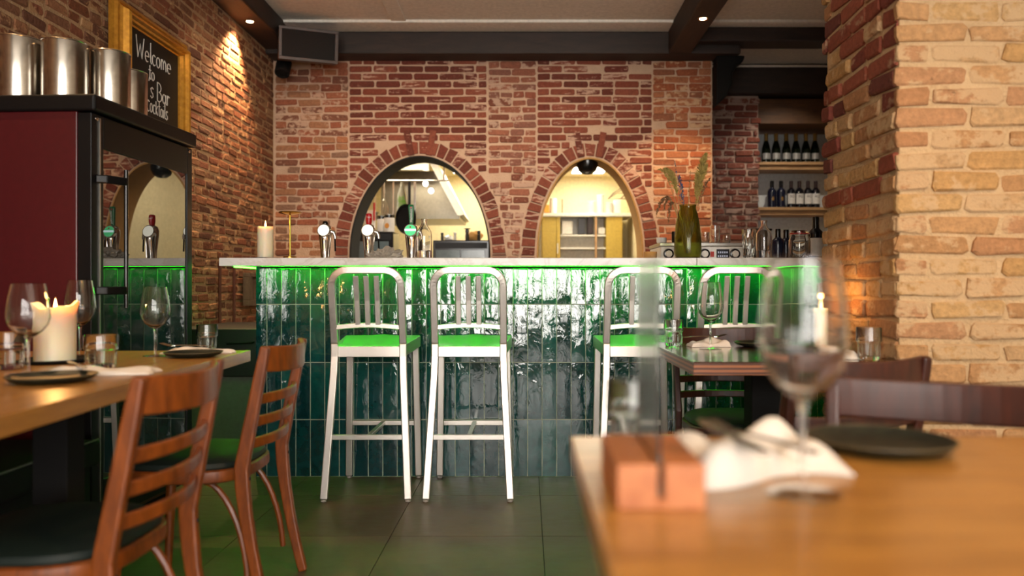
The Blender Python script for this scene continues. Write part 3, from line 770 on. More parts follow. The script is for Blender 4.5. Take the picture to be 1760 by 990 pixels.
# black bench along the left wall
bn = thing('bench', 'low black upholstered bench along the wall under the oak table', 'bench', (-1.82, 1.8, 0))
MB().box(-0.30, 0.30, -1.3, 0.90, 0.02, 0.36).build('bench_base', M['black_matte'], bn, bevel=0.006)
MB().box(-0.31, 0.325, -1.3, 0.92, 0.362, 0.45).build('seat_pad', M['black_matte'], bn, bevel=0.012, seg=3)
MB().tube([(0.325, -1.29, 0.452), (0.325, 0.91, 0.452)], 0.0035, 6).build('piping', M['grey_panel'], bn)

# ------------------------------------------------------------------ tableware
def wine_glass(loc, h, bowl, label, rz=0):
    t = thing('wine_glass', label, 'wine glass', (loc[0], loc[1], loc[2]+0.0008), rz, 'stemmed wine glasses')
    R_ = bowl/2; zb = h*0.40; H = h-zb; pr = []
    prof = [(0.10, 0.0), (0.35, 0.035), (0.66, 0.12), (0.90, 0.24), (1.0, 0.38), (0.985, 0.52), (0.92, 0.70), (0.82, 0.88), (0.755, 1.0)]
    outer = [(R_*r, zb+H*z) for r, z in prof]; th = 0.0012
    inner = [(max(R_*r-th, 0.001), zb+H*z+(0.0025*(1-z) if z < 0.2 else 0.0005)) for r, z in prof]
    MB().lathe([(0.0, zb-0.004)]+outer+inner[::-1][:-1]+[(0.0, inner[0][1]+0.004)], 40).build('bowl', M['glass'], t, smooth=True)
    MB().lathe([(0.0, 0.0065), (0.0036, 0.0065), (0.0034, zb*0.5), (0.004, zb*0.85), (0.0062, zb-0.003), (0.0, zb-0.003)], 16).build('stem', M['glass'], t, smooth=True)
    MB().lathe([(0.0, 0.0), (R_*0.84, 0.0), (R_*0.85, 0.0015), (R_*0.5, 0.003), (0.010, 0.005), (0.0036, 0.0064), (0, 0.0064)], 40).build('foot', M['thin_glass'], t, smooth=True)
    return t
def tumbler(loc, d, h, label, seed=0):
    t = thing('water_tumbler', label, 'tumbler', (loc[0], loc[1], loc[2]+0.0008), 0, 'stackable water tumblers')
    r = d/2; prof = [(0, 0), (r*0.80, 0), (r*0.84, 0.004), (r*0.88, h*0.50), (r*0.90, h*0.545), (r*1.0, h*0.585), (r*0.995, h*0.63), (r*0.985, h*0.97), (r*0.97, h)]
    inn = [(r*0.94, h*0.97), (r*0.94, h*0.62), (r*0.84, h*0.54), (r*0.80, h*0.30), (r*0.72, h*0.12), (0, h*0.11)]
    MB().lathe(prof+inn, 40).build('tumbler_wall', M['glass_thick'], t, smooth=True)
    b = MB()
    for i in range(10):
        a = 2*PI*i/10; b.tube([(r*0.855*math.cos(a), r*0.855*math.sin(a), h*0.06), (r*0.885*math.cos(a), r*0.885*math.sin(a), h*0.46)], 0.0016, 5)
    b.build('flutes', M['glass_thick'], t, smooth=True)
    return t
def plate(loc, d, label):
    t = thing('dark_plate', label, 'plate', loc, 0, 'dark stoneware side plates'); r = d/2
    MB().lathe([(0, 0), (r*0.62, 0), (r*0.90, 0.007), (r*0.995, 0.0155), (r*0.985, 0.018), (r*0.88, 0.0105), (r*0.62, 0.005), (0, 0.005)], 56).build('dish', M['plate'], t, smooth=True)
    MB().tube([(r*0.99*math.cos(2*PI*i/56), r*0.99*math.sin(2*PI*i/56), 0.0168) for i in range(57)], 0.0016, 6, False).build('rim', M['plate_edge'], t, smooth=True)
    return t
def napkin(loc, rz, L, Wd, H, seed, label):
    rg = random.Random(seed); nx, ny = 44, 24; vs = []; ph = [rg.uniform(0, 6.3) for _ in range(6)]
    for k in range(ny+1):
        for i in range(nx+1):
            u = -1+2*i/nx; v = -1+2*k/ny
            wdt = 0.72+0.20*math.sin(u*2.1+ph[0])+0.10*abs(u)
            fold = 0.55+0.30*math.sin(u*3.4+v*2.2+ph[1])+0.22*math.sin(v*5.2-u*1.5+ph[2])+0.08*math.sin(u*9+v*6+ph[3])
            e = max(abs(u)**5, abs(v)**5); z = 0.004+H*max(0.06, fold)*(1-e)**0.55
            vs.append((u*L/2*(1+0.04*math.sin(v*4+ph[4])), v*Wd/2*wdt+0.12*Wd*math.sin(u*2.5+ph[5])*0.6, z))
    n = len(vs); vs += [(x, y, max(0.0005, min(z-0.003, 0.002))) for x, y, z in vs]; q = lambda k, i, o=0: o+k*(nx+1)+i
    fs = [(q(k,i), q(k,i+1), q(k+1,i+1), q(k+1,i)) for k in range(ny) for i in range(nx)]+[(q(k,i,n), q(k+1,i,n), q(k+1,i+1,n), q(k,i+1,n)) for k in range(ny) for i in range(nx)]
    for i in range(nx): fs += [(q(0,i), q(0,i,n), q(0,i+1,n), q(0,i+1)), (q(ny,i), q(ny,i+1), q(ny,i+1,n), q(ny,i,n))]
    for k in range(ny): fs += [(q(k,0), q(k+1,0), q(k+1,0,n), q(k,0,n)), (q(k,nx), q(k,nx,n), q(k+1,nx,n), q(k+1,nx))]
    o = MB().add(vs, fs).build('napkin', M['napkin'], None, smooth=True); o.location = loc; o.rotation_euler = (0, 0, rz)
    return tag(o, label, 'napkin', 'white cloth napkins')
def fork(loc, rz, label, tilt=0.0):
    t = thing('fork', label, 'fork', loc, rz, 'forks laid on napkins'); t.rotation_euler = (0, tilt, rz)
    MB().bar([(-0.10, 0, 0), (-0.03, 0, 0.002), (0.03, 0, 0.001), (0.05, 0, -0.001)], [0.014, 0.008, 0.006, 0.010], 0.0028, (0, 1, 0)).build('handle', M['steel'], t, bevel=0.0008)
    MB().bar([(0.045, 0, -0.001), (0.055, 0, -0.002), (0.07, 0, -0.001)], [0.010, 0.022, 0.023], 0.0025, (0, 1, 0)).build('fork_head', M['steel'], t)
    for k in range(4): MB().tube([(0.068, -0.0095+0.0063*k, -0.001), (0.09, -0.0095+0.0063*k, 0.003), (0.108, -0.009+0.006*k, 0.007)], [0.0018, 0.0016, 0.0008], 6).build('tine', M['steel'], t)
    return t
def knife(loc, rz, label, tilt=0.0):
    t = thing('table_knife', label, 'knife', loc, rz, 'knives laid on napkins'); t.rotation_euler = (0, tilt, rz)
    MB().bar([(-0.11, 0, 0), (-0.07, 0, 0), (0.0, 0, 0)], [0.015, 0.014, 0.010], 0.005, (0, 1, 0)).build('handle', M['steel'], t, bevel=0.0015)
    MB().bar([(0.0, 0, 0), (0.03, 0.002, 0), (0.08, 0.001, 0), (0.11, -0.004, 0)], [0.010, 0.018, 0.016, 0.004], 0.0016, (0, 1, 0)).build('blade', M['steel'], t)
    return t
def candle(loc, d, h, label, molten=False, light=1.2):
    t = thing('pillar_candle', label, 'candle', loc, 0, 'lit pillar candles'); r = d/2; b = MB(); n = 28
    rg = random.Random(int(d*1e5)); lv = []
    def lip(i): return (0.009*math.sin(2*2*PI*i/n+1.0)+0.005*math.sin(5*2*PI*i/n))*(1 if molten else 0.12)
    rings = [(1.0, 0.0, 0), (1.0, 0.5, 0), (1.0, 0.88, 0), (1.13 if molten else 0.985, 1.0, 1), (0.96 if molten else 0.93, 1.0, 1), (0.80, 0.95 if not molten else 0.90, 0.2), (0.15, 0.94 if not molten else 0.87, 0)]
    vs = []
    for k, z, w in rings:
        for i in range(n): vs.append((r*k*math.cos(2*PI*i/n), r*k*math.sin(2*PI*i/n), h*z+w*lip(i)))
    fs = [(l*n+i, l*n+(i+1) % n, (l+1)*n+(i+1) % n, (l+1)*n+i) for l in range(len(rings)-1) for i in range(n)]+[tuple(range(n))[::-1], tuple((len(rings)-1)*n+i for i in range(n))]
    b.add(vs, fs).build('wax', M['wax'], t, smooth=True)
    zt = h*(0.94 if not molten else 0.87); MB().tube([(0, 0, zt-0.002), (0.001, 0, zt+0.012)], 0.0012, 6).build('wick', M['wick'], t)
    MB().lathe([(0, 0), (0.0042, 0.005), (0.0052, 0.011), (0.0036, 0.022), (0.0014, 0.032), (0, 0.038)], 12, (0.001, 0, zt+0.007)).build('flame', M['flame'], t, smooth=True)
    L = bpy.data.lights.new('candle_light', 'POINT'); L.energy = light; L.color = (1.0, 0.45, 0.13); L.shadow_soft_size = 0.012
    lo = bpy.data.objects.new('candle_light', L); C.objects.link(lo); lo.parent = t; lo.location = (0, 0, zt+0.055)
    return t
def menu_block(loc, label, rz=0):
    t = thing('menu_holder', label, 'menu holder', loc, rz, 'wooden menu holders')
    g = 0.0035; w, d, h = 0.0455, 0.085, 0.047
    b = MB()                               # U section: two cheeks and a floor leave the slot open
    b.box(-w, -g, -d, d, 0.0, h); b.box(g, w, -d, d, 0.0, h); b.box(-g, g, -d, d, 0.0, 0.012)
    b.build('block', M['menu_wood'], t, bevel=0.0015)
    MB().box(-0.0022, 0.0022, -0.074, 0.078, 0.013, 0.262).build('acrylic_sleeve', M['acrylic'], t, bevel=0.0008)
    return t
TT = TZ
# on the honey-coloured table
menu_block((0.1395, 0.885, TT), 'wooden block holding a clear upright menu sleeve on the honey-coloured table')
wine_glass((0.308, 0.862, TT), 0.262, 0.096, 'large empty wine glass on the honey-coloured table')
tumbler((0.150, 1.085, TT), 0.074, 0.10, 'water tumbler behind the menu block on the honey-coloured table')
plate((0.505, 1.105, TT), 0.198, 'dark plate on the honey-coloured table beside the dark chair back')
nk = napkin((0.288, 1.005, TT), math.radians(4), 0.205, 0.235, 0.046, 5, 'crumpled white napkin with cutlery on the honey-coloured table')
def rest_z(o, x, y, L, rz, w=0.012):      # height that clears the napkin below a bar of length L
    z = 0.0; mw = Matrix.Translation(o.location) @ Matrix.Rotation(o.rotation_euler[2], 4, 'Z'); d = Vector((math.cos(rz), math.sin(rz)))
    for v in o.data.vertices:
        p = mw @ v.co; q = Vector((p.x-x, p.y-y)); t_ = q.dot(d); n_ = abs(q.x*d.y-q.y*d.x)
        if abs(t_) < L and n_ < w: z = max(z, p.z)
    return z
for fn, x, y, rz, lb in ((knife, 0.250, 0.965, math.radians(97), 'table knife lying on the napkin on the honey-coloured table'), (fork, 0.296, 0.985, math.radians(112), 'fork lying on the napkin on the honey-coloured table')):
    fn((x, y, rest_z(nk, x, y, 0.11, rz)+0.003), rz, lb)
# on the dark table
tumbler((0.585, 3.08, TT), 0.078, 0.104, 'water tumbler at the corner of the dark table under the bar stools')
wine_glass((0.695, 2.925, TT), 0.250, 0.098, 'empty wine glass standing on the dark table')
nk2 = napkin((0.712, 3.05, TT), math.radians(6), 0.155, 0.12, 0.028, 8, 'white napkin with a fork beside the wine glass on the dark table')
fork((0.70, 3.05, rest_z(nk2, 0.70, 3.05, 0.11, math.radians(25))+0.003), math.radians(25), 'fork resting on the napkin on the dark table')
plate((0.92, 3.05, TT), 0.198, 'dark plate on the dark table near the bar stools')
plate((0.90, 2.62, TT), 0.198, 'dark plate on the dark table near the brick pillar')
napkin((1.045, 2.575, TT), math.radians(80), 0.19, 0.12, 0.024, 14, 'white napkin on the dark table against the brick pillar')
tumbler((1.095, 2.475, TT), 0.078, 0.104, 'water tumbler on the dark table against the brick pillar')
candle((1.075, 2.78, TT), 0.062, 0.155, 'lit candle on the dark table against the brick pillar', False, 1.0)
# on the oak table
tumbler((-1.226, 2.23, TT), 0.092, 0.094, 'water tumbler in front of the big candle on the oak table')
plate((-1.165, 1.90, TT), 0.20, 'dark plate at the near place setting of the oak table')
nk3 = napkin((-1.135, 2.065, TT), math.radians(8), 0.27, 0.13, 0.020, 3, 'white napkin at the near place setting of the oak table')
knife((-1.20, 2.06, rest_z(nk3, -1.20, 2.06, 0.11, math.radians(130))+0.003), math.radians(130), 'table knife lying on the napkin of the near place setting')
wine_glass((-1.330, 2.065, TT), 0.240, 0.104, 'empty wine glass in front of the big candle on the oak table')
wine_glass((-1.500, 2.60, TT), 0.255, 0.096, 'empty wine glass behind the big candle on the oak table')
wine_glass((-1.250, 2.605, TT), 0.232, 0.094, 'empty wine glass before the fridge door on the oak table')
tumbler((-1.47, 2.20, TT), 0.082, 0.104, 'water tumbler behind the menu block on the oak table')
menu_block((-1.475, 2.02, TT), 'wooden menu block at the edge of view on the oak table', 0.1)
tr = MB().lathe([(0, 0), (0.095, 0), (0.11, 0.008), (0.108, 0.012), (0.09, 0.005), (0, 0.005)], 40).build('candle_tray', M['black_matte'], None, smooth=True); tr.location = (-1.465, 2.40, TT)
tag(tr, 'round black tray under the big candle on the oak table', 'tray')
candle((-1.462, 2.40, TT+0.005), 0.116, 0.172, 'big half-melted lit candle on a black tray on the oak table', True, 2.0)
plate((-1.115, 2.59, TT), 0.186, 'dark plate at the far place setting of the oak table beside the chair')
nk4 = napkin((-1.155, 2.735, TT), math.radians(2), 0.24, 0.085, 0.018, 9, 'white napkin at the far place setting of the oak table beside the bar')
fork((-1.20, 2.735, rest_z(nk4, -1.20, 2.735, 0.11, math.radians(165))+0.003), math.radians(165), 'fork lying on the napkin of the far place setting')
tumbler((-1.165, 2.822, TT), 0.074, 0.096, 'water tumbler at the far end of the oak table')

# ================================================================== FRIDGE
FA = 0.058; FXN, FYN, FH = -1.597, 2.84, 1.693; FW, FD = 0.755, 0.53
fr = thing('wine_fridge', 'tall dark red fridge with a glass door reflecting the bar', 'fridge', (FXN, FYN, 0), -FA)
# local: +x out of the door, +y along the door away from the camera
MB().box(-FD, -0.055, 0.0, FW, 0.06, FH-0.062).build('cabinet_body', M['red_panel'], fr, bevel=0.004)
MB().box(-FD+0.04, -0.07, 0.03, FW-0.03, 0.0, 0.062).build('plinth', M['black_matte'], fr)
MB().box(-FD-0.005, 0.018, -0.008, FW+0.010, FH-0.062, FH).build('top_cap', M['black_metal'], fr, bevel=0.010, seg=3)
d = MB().box(-0.053, 0.0, 0.0, 0.075, 0.10, FH-0.068); d.box(-0.053, 0.0, FW-0.045, FW, 0.10, FH-0.068); d.box(-0.053, 0.0, 0.075, FW-0.045, FH-0.19, FH-0.068); d.box(-0.053, 0.0, 0.075, FW-0.045, 0.10, 0.26)
door = d.build('door', M['black_metal'], fr, bevel=0.003)
MB().box(-0.040, -0.006, 0.072, FW-0.042, 0.255, FH-0.185).build('door_glass', M['door_glass'], door)
MB().box(-0.002, 0.004, 0.046, 0.052, 0.11, FH-0.08).build('edge_strip', M['steel_satin'], door)
MB().tube([(0.062, 0.118, 0.905), (0.062, 0.118, 1.43)], 0.008, 12).build('handle', M['black_gloss'], door, smooth=True)
for z in (0.97, 1.385):
    MB().bar([(-0.002, 0.03, z), (0.03, 0.045, z), (0.05, 0.085, z), (0.062, 0.118, z)], 0.030, 0.016, (0, 0, 1)).build('handle_bracket', M['black_metal'], door, bevel=0.004)
for y in (0.03, FW-0.03): MB().lathe([(0.008, 0), (0.007, 0.004), (0, 0.005)], 12, M=Matrix.Translation((0.0, y, FH-0.085)) @ Matrix.Rotation(PI/2, 4, 'Y')).build('screw', M['chrome'], fr, smooth=True)
MB().box(-0.001, 0.003, 0.30, 0.42, 0.20, 0.215).build('vent_trim', M['steel_satin'], door)
# steel canisters standing on it
def canister(px, Y, d, h, label):
    X = (px-CX)/FPX*Y; t = thing('steel_canister', label, 'canister', (X, Y, FH), 0, 'brushed steel canisters on the fridge'); r = d/2
    MB().lathe([(0, 0), (r*0.98, 0), (r, 0.006), (r, h-0.005), (r*0.99, h), (r*0.965, h), (r*0.96, 0.01), (0, 0.01)], 48).build('shell', M['steel'], t, smooth=True)
    MB().tube([(r*math.cos(2*PI*i/48), r*math.sin(2*PI*i/48), h-0.003) for i in range(49)], 0.0022, 6, False).build('rolled_rim', M['steel'], t, smooth=True)
    return t
canister(34, 2.95, 0.164, 0.232, 'steel canister nearest the wall of the row on the fridge')
canister(112, 2.95, 0.160, 0.220, 'middle steel canister of the front row on the fridge')
canister(190, 3.06, 0.145, 0.215, 'steel canister at the door-side corner of the fridge top')
canister(222, 3.24, 0.140, 0.190, 'shorter steel canister behind the corner canister, in front of the chalkboard')

# gilt-framed chalkboard on the left wall
sg = thing('chalkboard_sign', 'gold-framed chalkboard with white handwriting hung on the brick wall', 'sign', (XL+0.02, 4.40, 1.95))
Y0, Y1, Z0, Z1 = -0.44, 0.40, -0.48, 0.535; fw = 0.10
MB().box(0.0, 0.022, Y0+0.05, Y1-0.05, Z0+0.05, Z1-0.05).build('board', M['chalkboard'], sg)
def frame_side(p0, p1, inward):
    # moulded section swept along one side: (offset inwards, height out of the wall)
    sec = [(0, 0), (0, 0.030), (0.012, 0.042), (0.026, 0.044), (0.032, 0.036), (0.046, 0.052), (0.058, 0.078), (0.068, 0.086), (0.078, 0.082), (0.082, 0.060), (0.091, 0.052), (0.094, 0.032), (fw, 0.026), (fw, 0)]
    b = MB(); vs = []; dirv = (Vector(p1)-Vector(p0)).normalized(); inn = Vector(inward)
    for p, s in ((p0, 1), (p1, -1)):
        for o, hgt in sec: q = Vector(p)+inn*o+dirv*(s*o); vs.append((hgt, q.x, q.y))
    n = len(sec); fs = [(i, (i+1) % n, n+(i+1) % n, n+i) for i in range(n)]+[tuple(range(n))[::-1], tuple(range(n, 2*n))]
    b.add(vs, fs).build('frame_moulding', M['gilt'], sg)
frame_side((Y0, Z1), (Y1, Z1), (0, -1)); frame_side((Y0, Z0), (Y1, Z0), (0, 1)); frame_side((Y0, Z0), (Y0, Z1), (1, 0)); frame_side((Y1, Z0), (Y1, Z1), (-1, 0))
def circ(cx, cy, rx, ry, a0=0, a1=360, n=14): return [(cx+rx*math.cos(math.radians(a0+(a1-a0)*i/n)), cy+ry*math.sin(math.radians(a0+(a1-a0)*i/n))) for i in range(n+1)]
G = {  # stroke letters: (advance, [polylines]) with x-height 1
 'W': (1.7, [[(0, 2.0), (0.35, 0), (0.75, 1.3), (1.1, 0), (1.5, 2.0)]]),
 'e': (0.95, [[(0.05, 0.5), (0.75, 0.55)]+circ(0.4, 0.5, 0.36, 0.5, 0, 300)]),
 'l': (0.45, [[(0.15, 2.0), (0.15, 0.2), (0.3, 0)]]),
 'c': (0.85, [circ(0.4, 0.5, 0.36, 0.5, 50, 310)]),
 'C': (0.95, [circ(0.45, 0.6, 0.42, 0.62, 50, 310)]),
 'o': (0.95, [circ(0.4, 0.5, 0.36, 0.5)]),
 'm': (1.35, [[(0.08, 0), (0.08, 1.05), (0.1, 0.75), (0.3, 1.05), (0.52, 0.8), (0.55, 0.1)], [(0.55, 0.7), (0.8, 1.05), (1.05, 0.8), (1.1, 0)]]),
 't': (0.7, [[(0.3, 1.7), (0.3, 0.2), (0.5, 0)], [(0.02, 1.1), (0.6, 1.15)]]),
 's': (0.75, [[(0.6, 0.9), (0.4, 1.02), (0.12, 0.85), (0.2, 0.58), (0.52, 0.42), (0.58, 0.15), (0.3, -0.02), (0.05, 0.12)]]),
 "'": (0.4, [[(0.25, 1.9), (0.12, 1.5)]]),
 'B': (1.15, [[(0.1, 0), (0.1, 1.8)], [(0.1, 1.8)]+circ(0.35, 1.35, 0.5, 0.45, 80, -85)+circ(0.4, 0.45, 0.6, 0.47, 85, -90)+[(0.1, 0)]]),
 'a': (0.95, [circ(0.38, 0.48, 0.34, 0.46), [(0.72, 0.95), (0.74, 0.15), (0.88, 0)]]),
 'r': (0.75, [[(0.1, 1.0), (0.1, 0)], [(0.1, 0.6), (0.35, 0.98), (0.6, 0.9)]]),
 'k': (0.85, [[(0.1, 1.5), (0.1, 0)], [(0.65, 1.05), (0.12, 0.5), (0.7, 0)]]),
 'i': (0.4, [[(0.15, 0.95), (0.15, 0)], [(0.15, 1.35), (0.16, 1.42)]]),
 ' ': (0.6, [])}
def chalk(s, y, z, size, slope=0.0, r=0.0034, ws=1.0):
    b = MB(); u = 0
    for chx in s:
        adv, strokes = G[chx]
        for pl in strokes: b.tube([(0.0225, y+(u+p[0])*size*ws, z+p[1]*size+slope*(u+p[0])*size) for p in pl], r, 6)
        u += adv
    return b.build('chalk_lettering', M['chalk'], sg)
chalk('Welcome', -0.205, 0.290, 0.058, 0.02, 0.0036)
chalk('to', -0.065, 0.205, 0.045)
chalk("'s Bar", -0.07, 0.105, 0.058)
chalk('Cocktails', -0.085, 0.022, 0.050, -0.01, 0.0030, 0.74)

# recessed spotlights: those seen in the beams, then added unseen ones
def spot(x, y, z, label, energy, size=1.15, aim=(0, 0, -1), blend=0.5, col=WARM):
    t = thing('recessed_spotlight', label, 'spotlight', (x, y, z), 0, 'recessed spotlights in the ceiling beams')
    MB().lathe([(0.026, 0.0), (0.038, -0.004), (0.040, 0.0), (0.026, 0.0)], 24, closed=False).build('trim_ring', M['brass'], t, smooth=True)
    MB().lathe([(0.0, -0.001), (0.025, -0.001), (0.025, -0.0025), (0.0, -0.004)], 20).build('lamp_lens', M['spot_lens'], t)
    L = bpy.data.lights.new('spot_light', 'SPOT'); L.energy = energy; L.color = col; L.spot_size = size; L.spot_blend = blend; L.shadow_soft_size = 0.02
    o = bpy.data.objects.new('spot_light', L); C.objects.link(o); o.parent = t; o.location = (0, 0, -0.02)
    o.rotation_euler = Vector(aim).to_track_quat('-Z', 'Y').to_euler()
    return t
spot(-2.045, 5.72, 2.95, 'glowing spotlight in the beam above the brick wall and fridge', SPOT_W*3.4, 1.6, (-0.20, -0.12, -1), 0.8)
spot(1.267, 5.56, 2.915, 'glowing spotlight in the beam above the dried-flower vase', SPOT_W*1.5, 1.35, (0.02, 0.45, -1))
spot(-2.05, 2.6, 2.95, 'spotlight in the wall beam over the oak table, out of view', SPOT_W*1.6, 1.6, (0.25, -0.2, -1))  # unseen lamp, added for warm light around the oak table
spot(1.267, 0.7, 2.915, 'spotlight in the middle beam over the honey-coloured table, out of view', SPOT_W*1.6, 1.9, (-0.1, 0.15, -1))  # unseen lamp, added for the warm glow on table and pillar front
spot(1.267, 2.9, 2.915, 'spotlight in the middle beam over the dark table, out of view', SPOT_W*1.3, 1.5, (-0.2, 0.1, -1))  # unseen lamp, added for warm light around the dark table

for i, x in enumerate((-1.45, -0.35, 0.62)):  # unseen lamps over the bar, added to light the back wall
    spot(x, 4.55, CEIL, ['ceiling spotlight above the taps, washing the brick arches', 'ceiling spotlight above the middle of the bar', 'ceiling spotlight above the vase end of the bar'][i], SPOT_W*1.55, 1.9, (0, 0.75, -1), 0.9, (1.0, 0.80, 0.58))
spot(2.45, 6.63, CEIL, 'ceiling spotlight over the bottle niche, hidden by the beam', SPOT_W*0.9, 1.4, (0.05, 0.56, -1), 0.8, (1.0, 0.88, 0.72))  # lamp added to brighten niche and recess bricks, kept out of sight

# ================================================================== ON THE BAR
CT = 1.1325
def solo(b, name, m, loc, label, cat, group=None, rz=0, **k):
    o = b.build(name, M[m] if isinstance(m, str) else m, None, **k); o.location = loc; o.rotation_euler = (0, 0, rz); return tag(o, label, cat, group)
def bxy(px, Y): return (px-CX)/FPX*Y
solo(MB().lathe([(0, 0), (0.075, 0), (0.092, 0.008), (0.09, 0.011), (0.07, 0.005), (0, 0.005)], 36), 'saucer', 'black_matte', (bxy(457, 4.2), 4.2, CT), 'black saucer under the white candle on the bar', 'saucer', smooth=True)
candle((bxy(456, 4.2), 4.2, CT+0.005), 0.083, 0.175, 'white lit candle on the bar beside the brass lamp', False, 0.8)
lp = thing('brass_table_lamp', 'slim brass table lamp with a flat disc shade on the bar', 'lamp', (bxy(498.5, 4.3), 4.3, CT))
MB().lathe([(0, 0), (0.036, 0), (0.037, 0.003), (0.037, 0.020), (0.034, 0.023), (0.008, 0.024), (0, 0.024)], 32).build('base', M['brass'], lp, smooth=True)
MB().tube([(0, 0, 0.02), (0, 0, 0.26)], 0.0055, 12).build('stem', M['brass'], lp, smooth=True)
MB().lathe([(0, 0.252), (0.02, 0.253), (0.058, 0.262), (0.062, 0.266), (0.060, 0.270), (0.02, 0.272), (0, 0.272)], 36).build('shade', M['brass'], lp, smooth=True)

def tap(px, Y, label, handle, lens, text=None, stub=False):
    t = thing('beer_tap', label, 'beer tap', (bxy(px, Y), Y, CT), 0, 'chrome beer taps on the bar')
    MB().lathe([(0, 0), (0.042, 0), (0.042, 0.008), (0.03, 0.012), (0.026, 0.014), (0, 0.014)], 28).build('flange', M['chrome'], t, smooth=True)
    b = MB(); lv = []
    for z, rx in ((0.012, 0.024), (0.06, 0.027), (0.11, 0.032), (0.15, 0.0365), (0.175, 0.037), (0.195, 0.030), (0.204, 0.018)): lv.append((rx, z))
    b.lathe([(0, 0.012)]+lv+[(0, 0.205)], 32).build('column', M['chrome'], t, smooth=True)
    Rt = Matrix.Translation((0, -0.030, 0.168)) @ Matrix.Rotation(math.radians(78), 4, 'X')
    MB().lathe([(0, -0.012), (0.036, -0.012), (0.0365, 0.006), (0.034, 0.009), (0, 0.009)], 32, M=Rt).build('badge_rim', M['chrome'], t, smooth=True)
    MB().lathe([(0, 0.0088), (0.032, 0.0088), (0.030, 0.011), (0, 0.013)], 32, M=Rt).build('badge', M[lens], t, smooth=True)
    if lens == 'lens_green':
        MB().box(-0.031, 0.031, -0.006, 0.006, 0.0125, 0.0145, Rt).build('badge_band', M['lens_band'], t)
        MB().prism([(0.007*math.cos(PI/2+2*PI*i/10)*(1 if i % 2 == 0 else .4), 0.007*math.sin(PI/2+2*PI*i/10)*(1 if i % 2 == 0 else .4)) for i in range(10)], 0.001, Rt @ Matrix.Translation((0, 0.017, 0.0125)) @ Matrix.Rotation(PI/2, 4, 'X')).build('badge_star', M['red_plastic'], t)
    # spout and lever towards the bartender's side, swung outward
    MB().tube([(0.03, 0.0, 0.165), (0.047, 0.002, 0.160), (0.054, 0.003, 0.14), (0.055, 0.003, 0.125)], [0.012, 0.011, 0.009, 0.0075], 12).build('spout', M['chrome'], t, smooth=True)
    MB().tube([(0.053, 0.003, 0.13), (0.055, 0.003, 0.085), (0.056, 0.003, 0.055)], 0.0045, 8).build('nozzle', M['black_matte'], t, smooth=True)
    MB().tube([(0.034, -0.006, 0.16), (0.031, -0.01, 0.10), (0.026, -0.012, 0.02)], 0.0022, 6).build('drip_pipe', M['chrome'], t, smooth=True)
    if stub:
        MB().lathe([(0, 0.20), (0.014, 0.20), (0.016, 0.212), (0.012, 0.222), (0, 0.225)], 16).build('handle', M[handle], t, smooth=True)
    elif handle == 'red_plastic':
        MB().lathe([(0, 0.205), (0.014, 0.205), (0.018, 0.225), (0.018, 0.250), (0.016, 0.263), (0.008, 0.267), (0, 0.267)], 24).build('handle', M[handle], t, smooth=True)
    else:
        o = MB().bar([(0, 0, 0.205), (0.0, -0.003, 0.255), (0.0, -0.006, 0.305), (0, -0.006, 0.316)], [0.022, 0.027, 0.034, 0.026], [0.014, 0.016, 0.018, 0.012], (1, 0, 0)).build('handle', M[handle], t, bevel=0.005, seg=3)
        me = text_mesh('Heineken', 0.019); me.materials.append(M['white_plastic']); o = link('lettering', me, t); o.matrix_basis = Matrix.Translation((0.001, -0.0155, 0.253)) @ Matrix.Rotation(math.radians(4), 4, 'X') @ Matrix.Rotation(PI/2, 4, 'X') @ Matrix.Rotation(PI/2, 4, 'Z')
        MB().prism([(0.007*math.cos(PI/2+2*PI*i/10)*(1 if i % 2 == 0 else .4), 0.007*math.sin(PI/2+2*PI*i/10)*(1 if i % 2 == 0 else .4)) for i in range(10)], 0.001, Matrix.Translation((0, -0.0166, 0.298))).build('star', M['red_plastic'], t)
    if text:
        me = text_mesh(text, 0.016); me.materials.append(M['white_plastic']); o = link('lettering', me, t); o.matrix_basis = Matrix.Translation((0, -0.0185, 0.245)) @ Matrix.Rotation(PI/2, 4, 'X')
    return t
tap(559, 4.35, 'chrome beer tap with a plain lit badge beside the brass lamp', 'black_gloss', 'lens_white', None, True)
tap(634, 4.35, 'chrome beer tap with a short red handle', 'red_plastic', 'lens_white', 'Tops')
tap(707, 4.35, 'chrome beer tap with a tall green handle and green badge', 'green_plastic', 'lens_green')
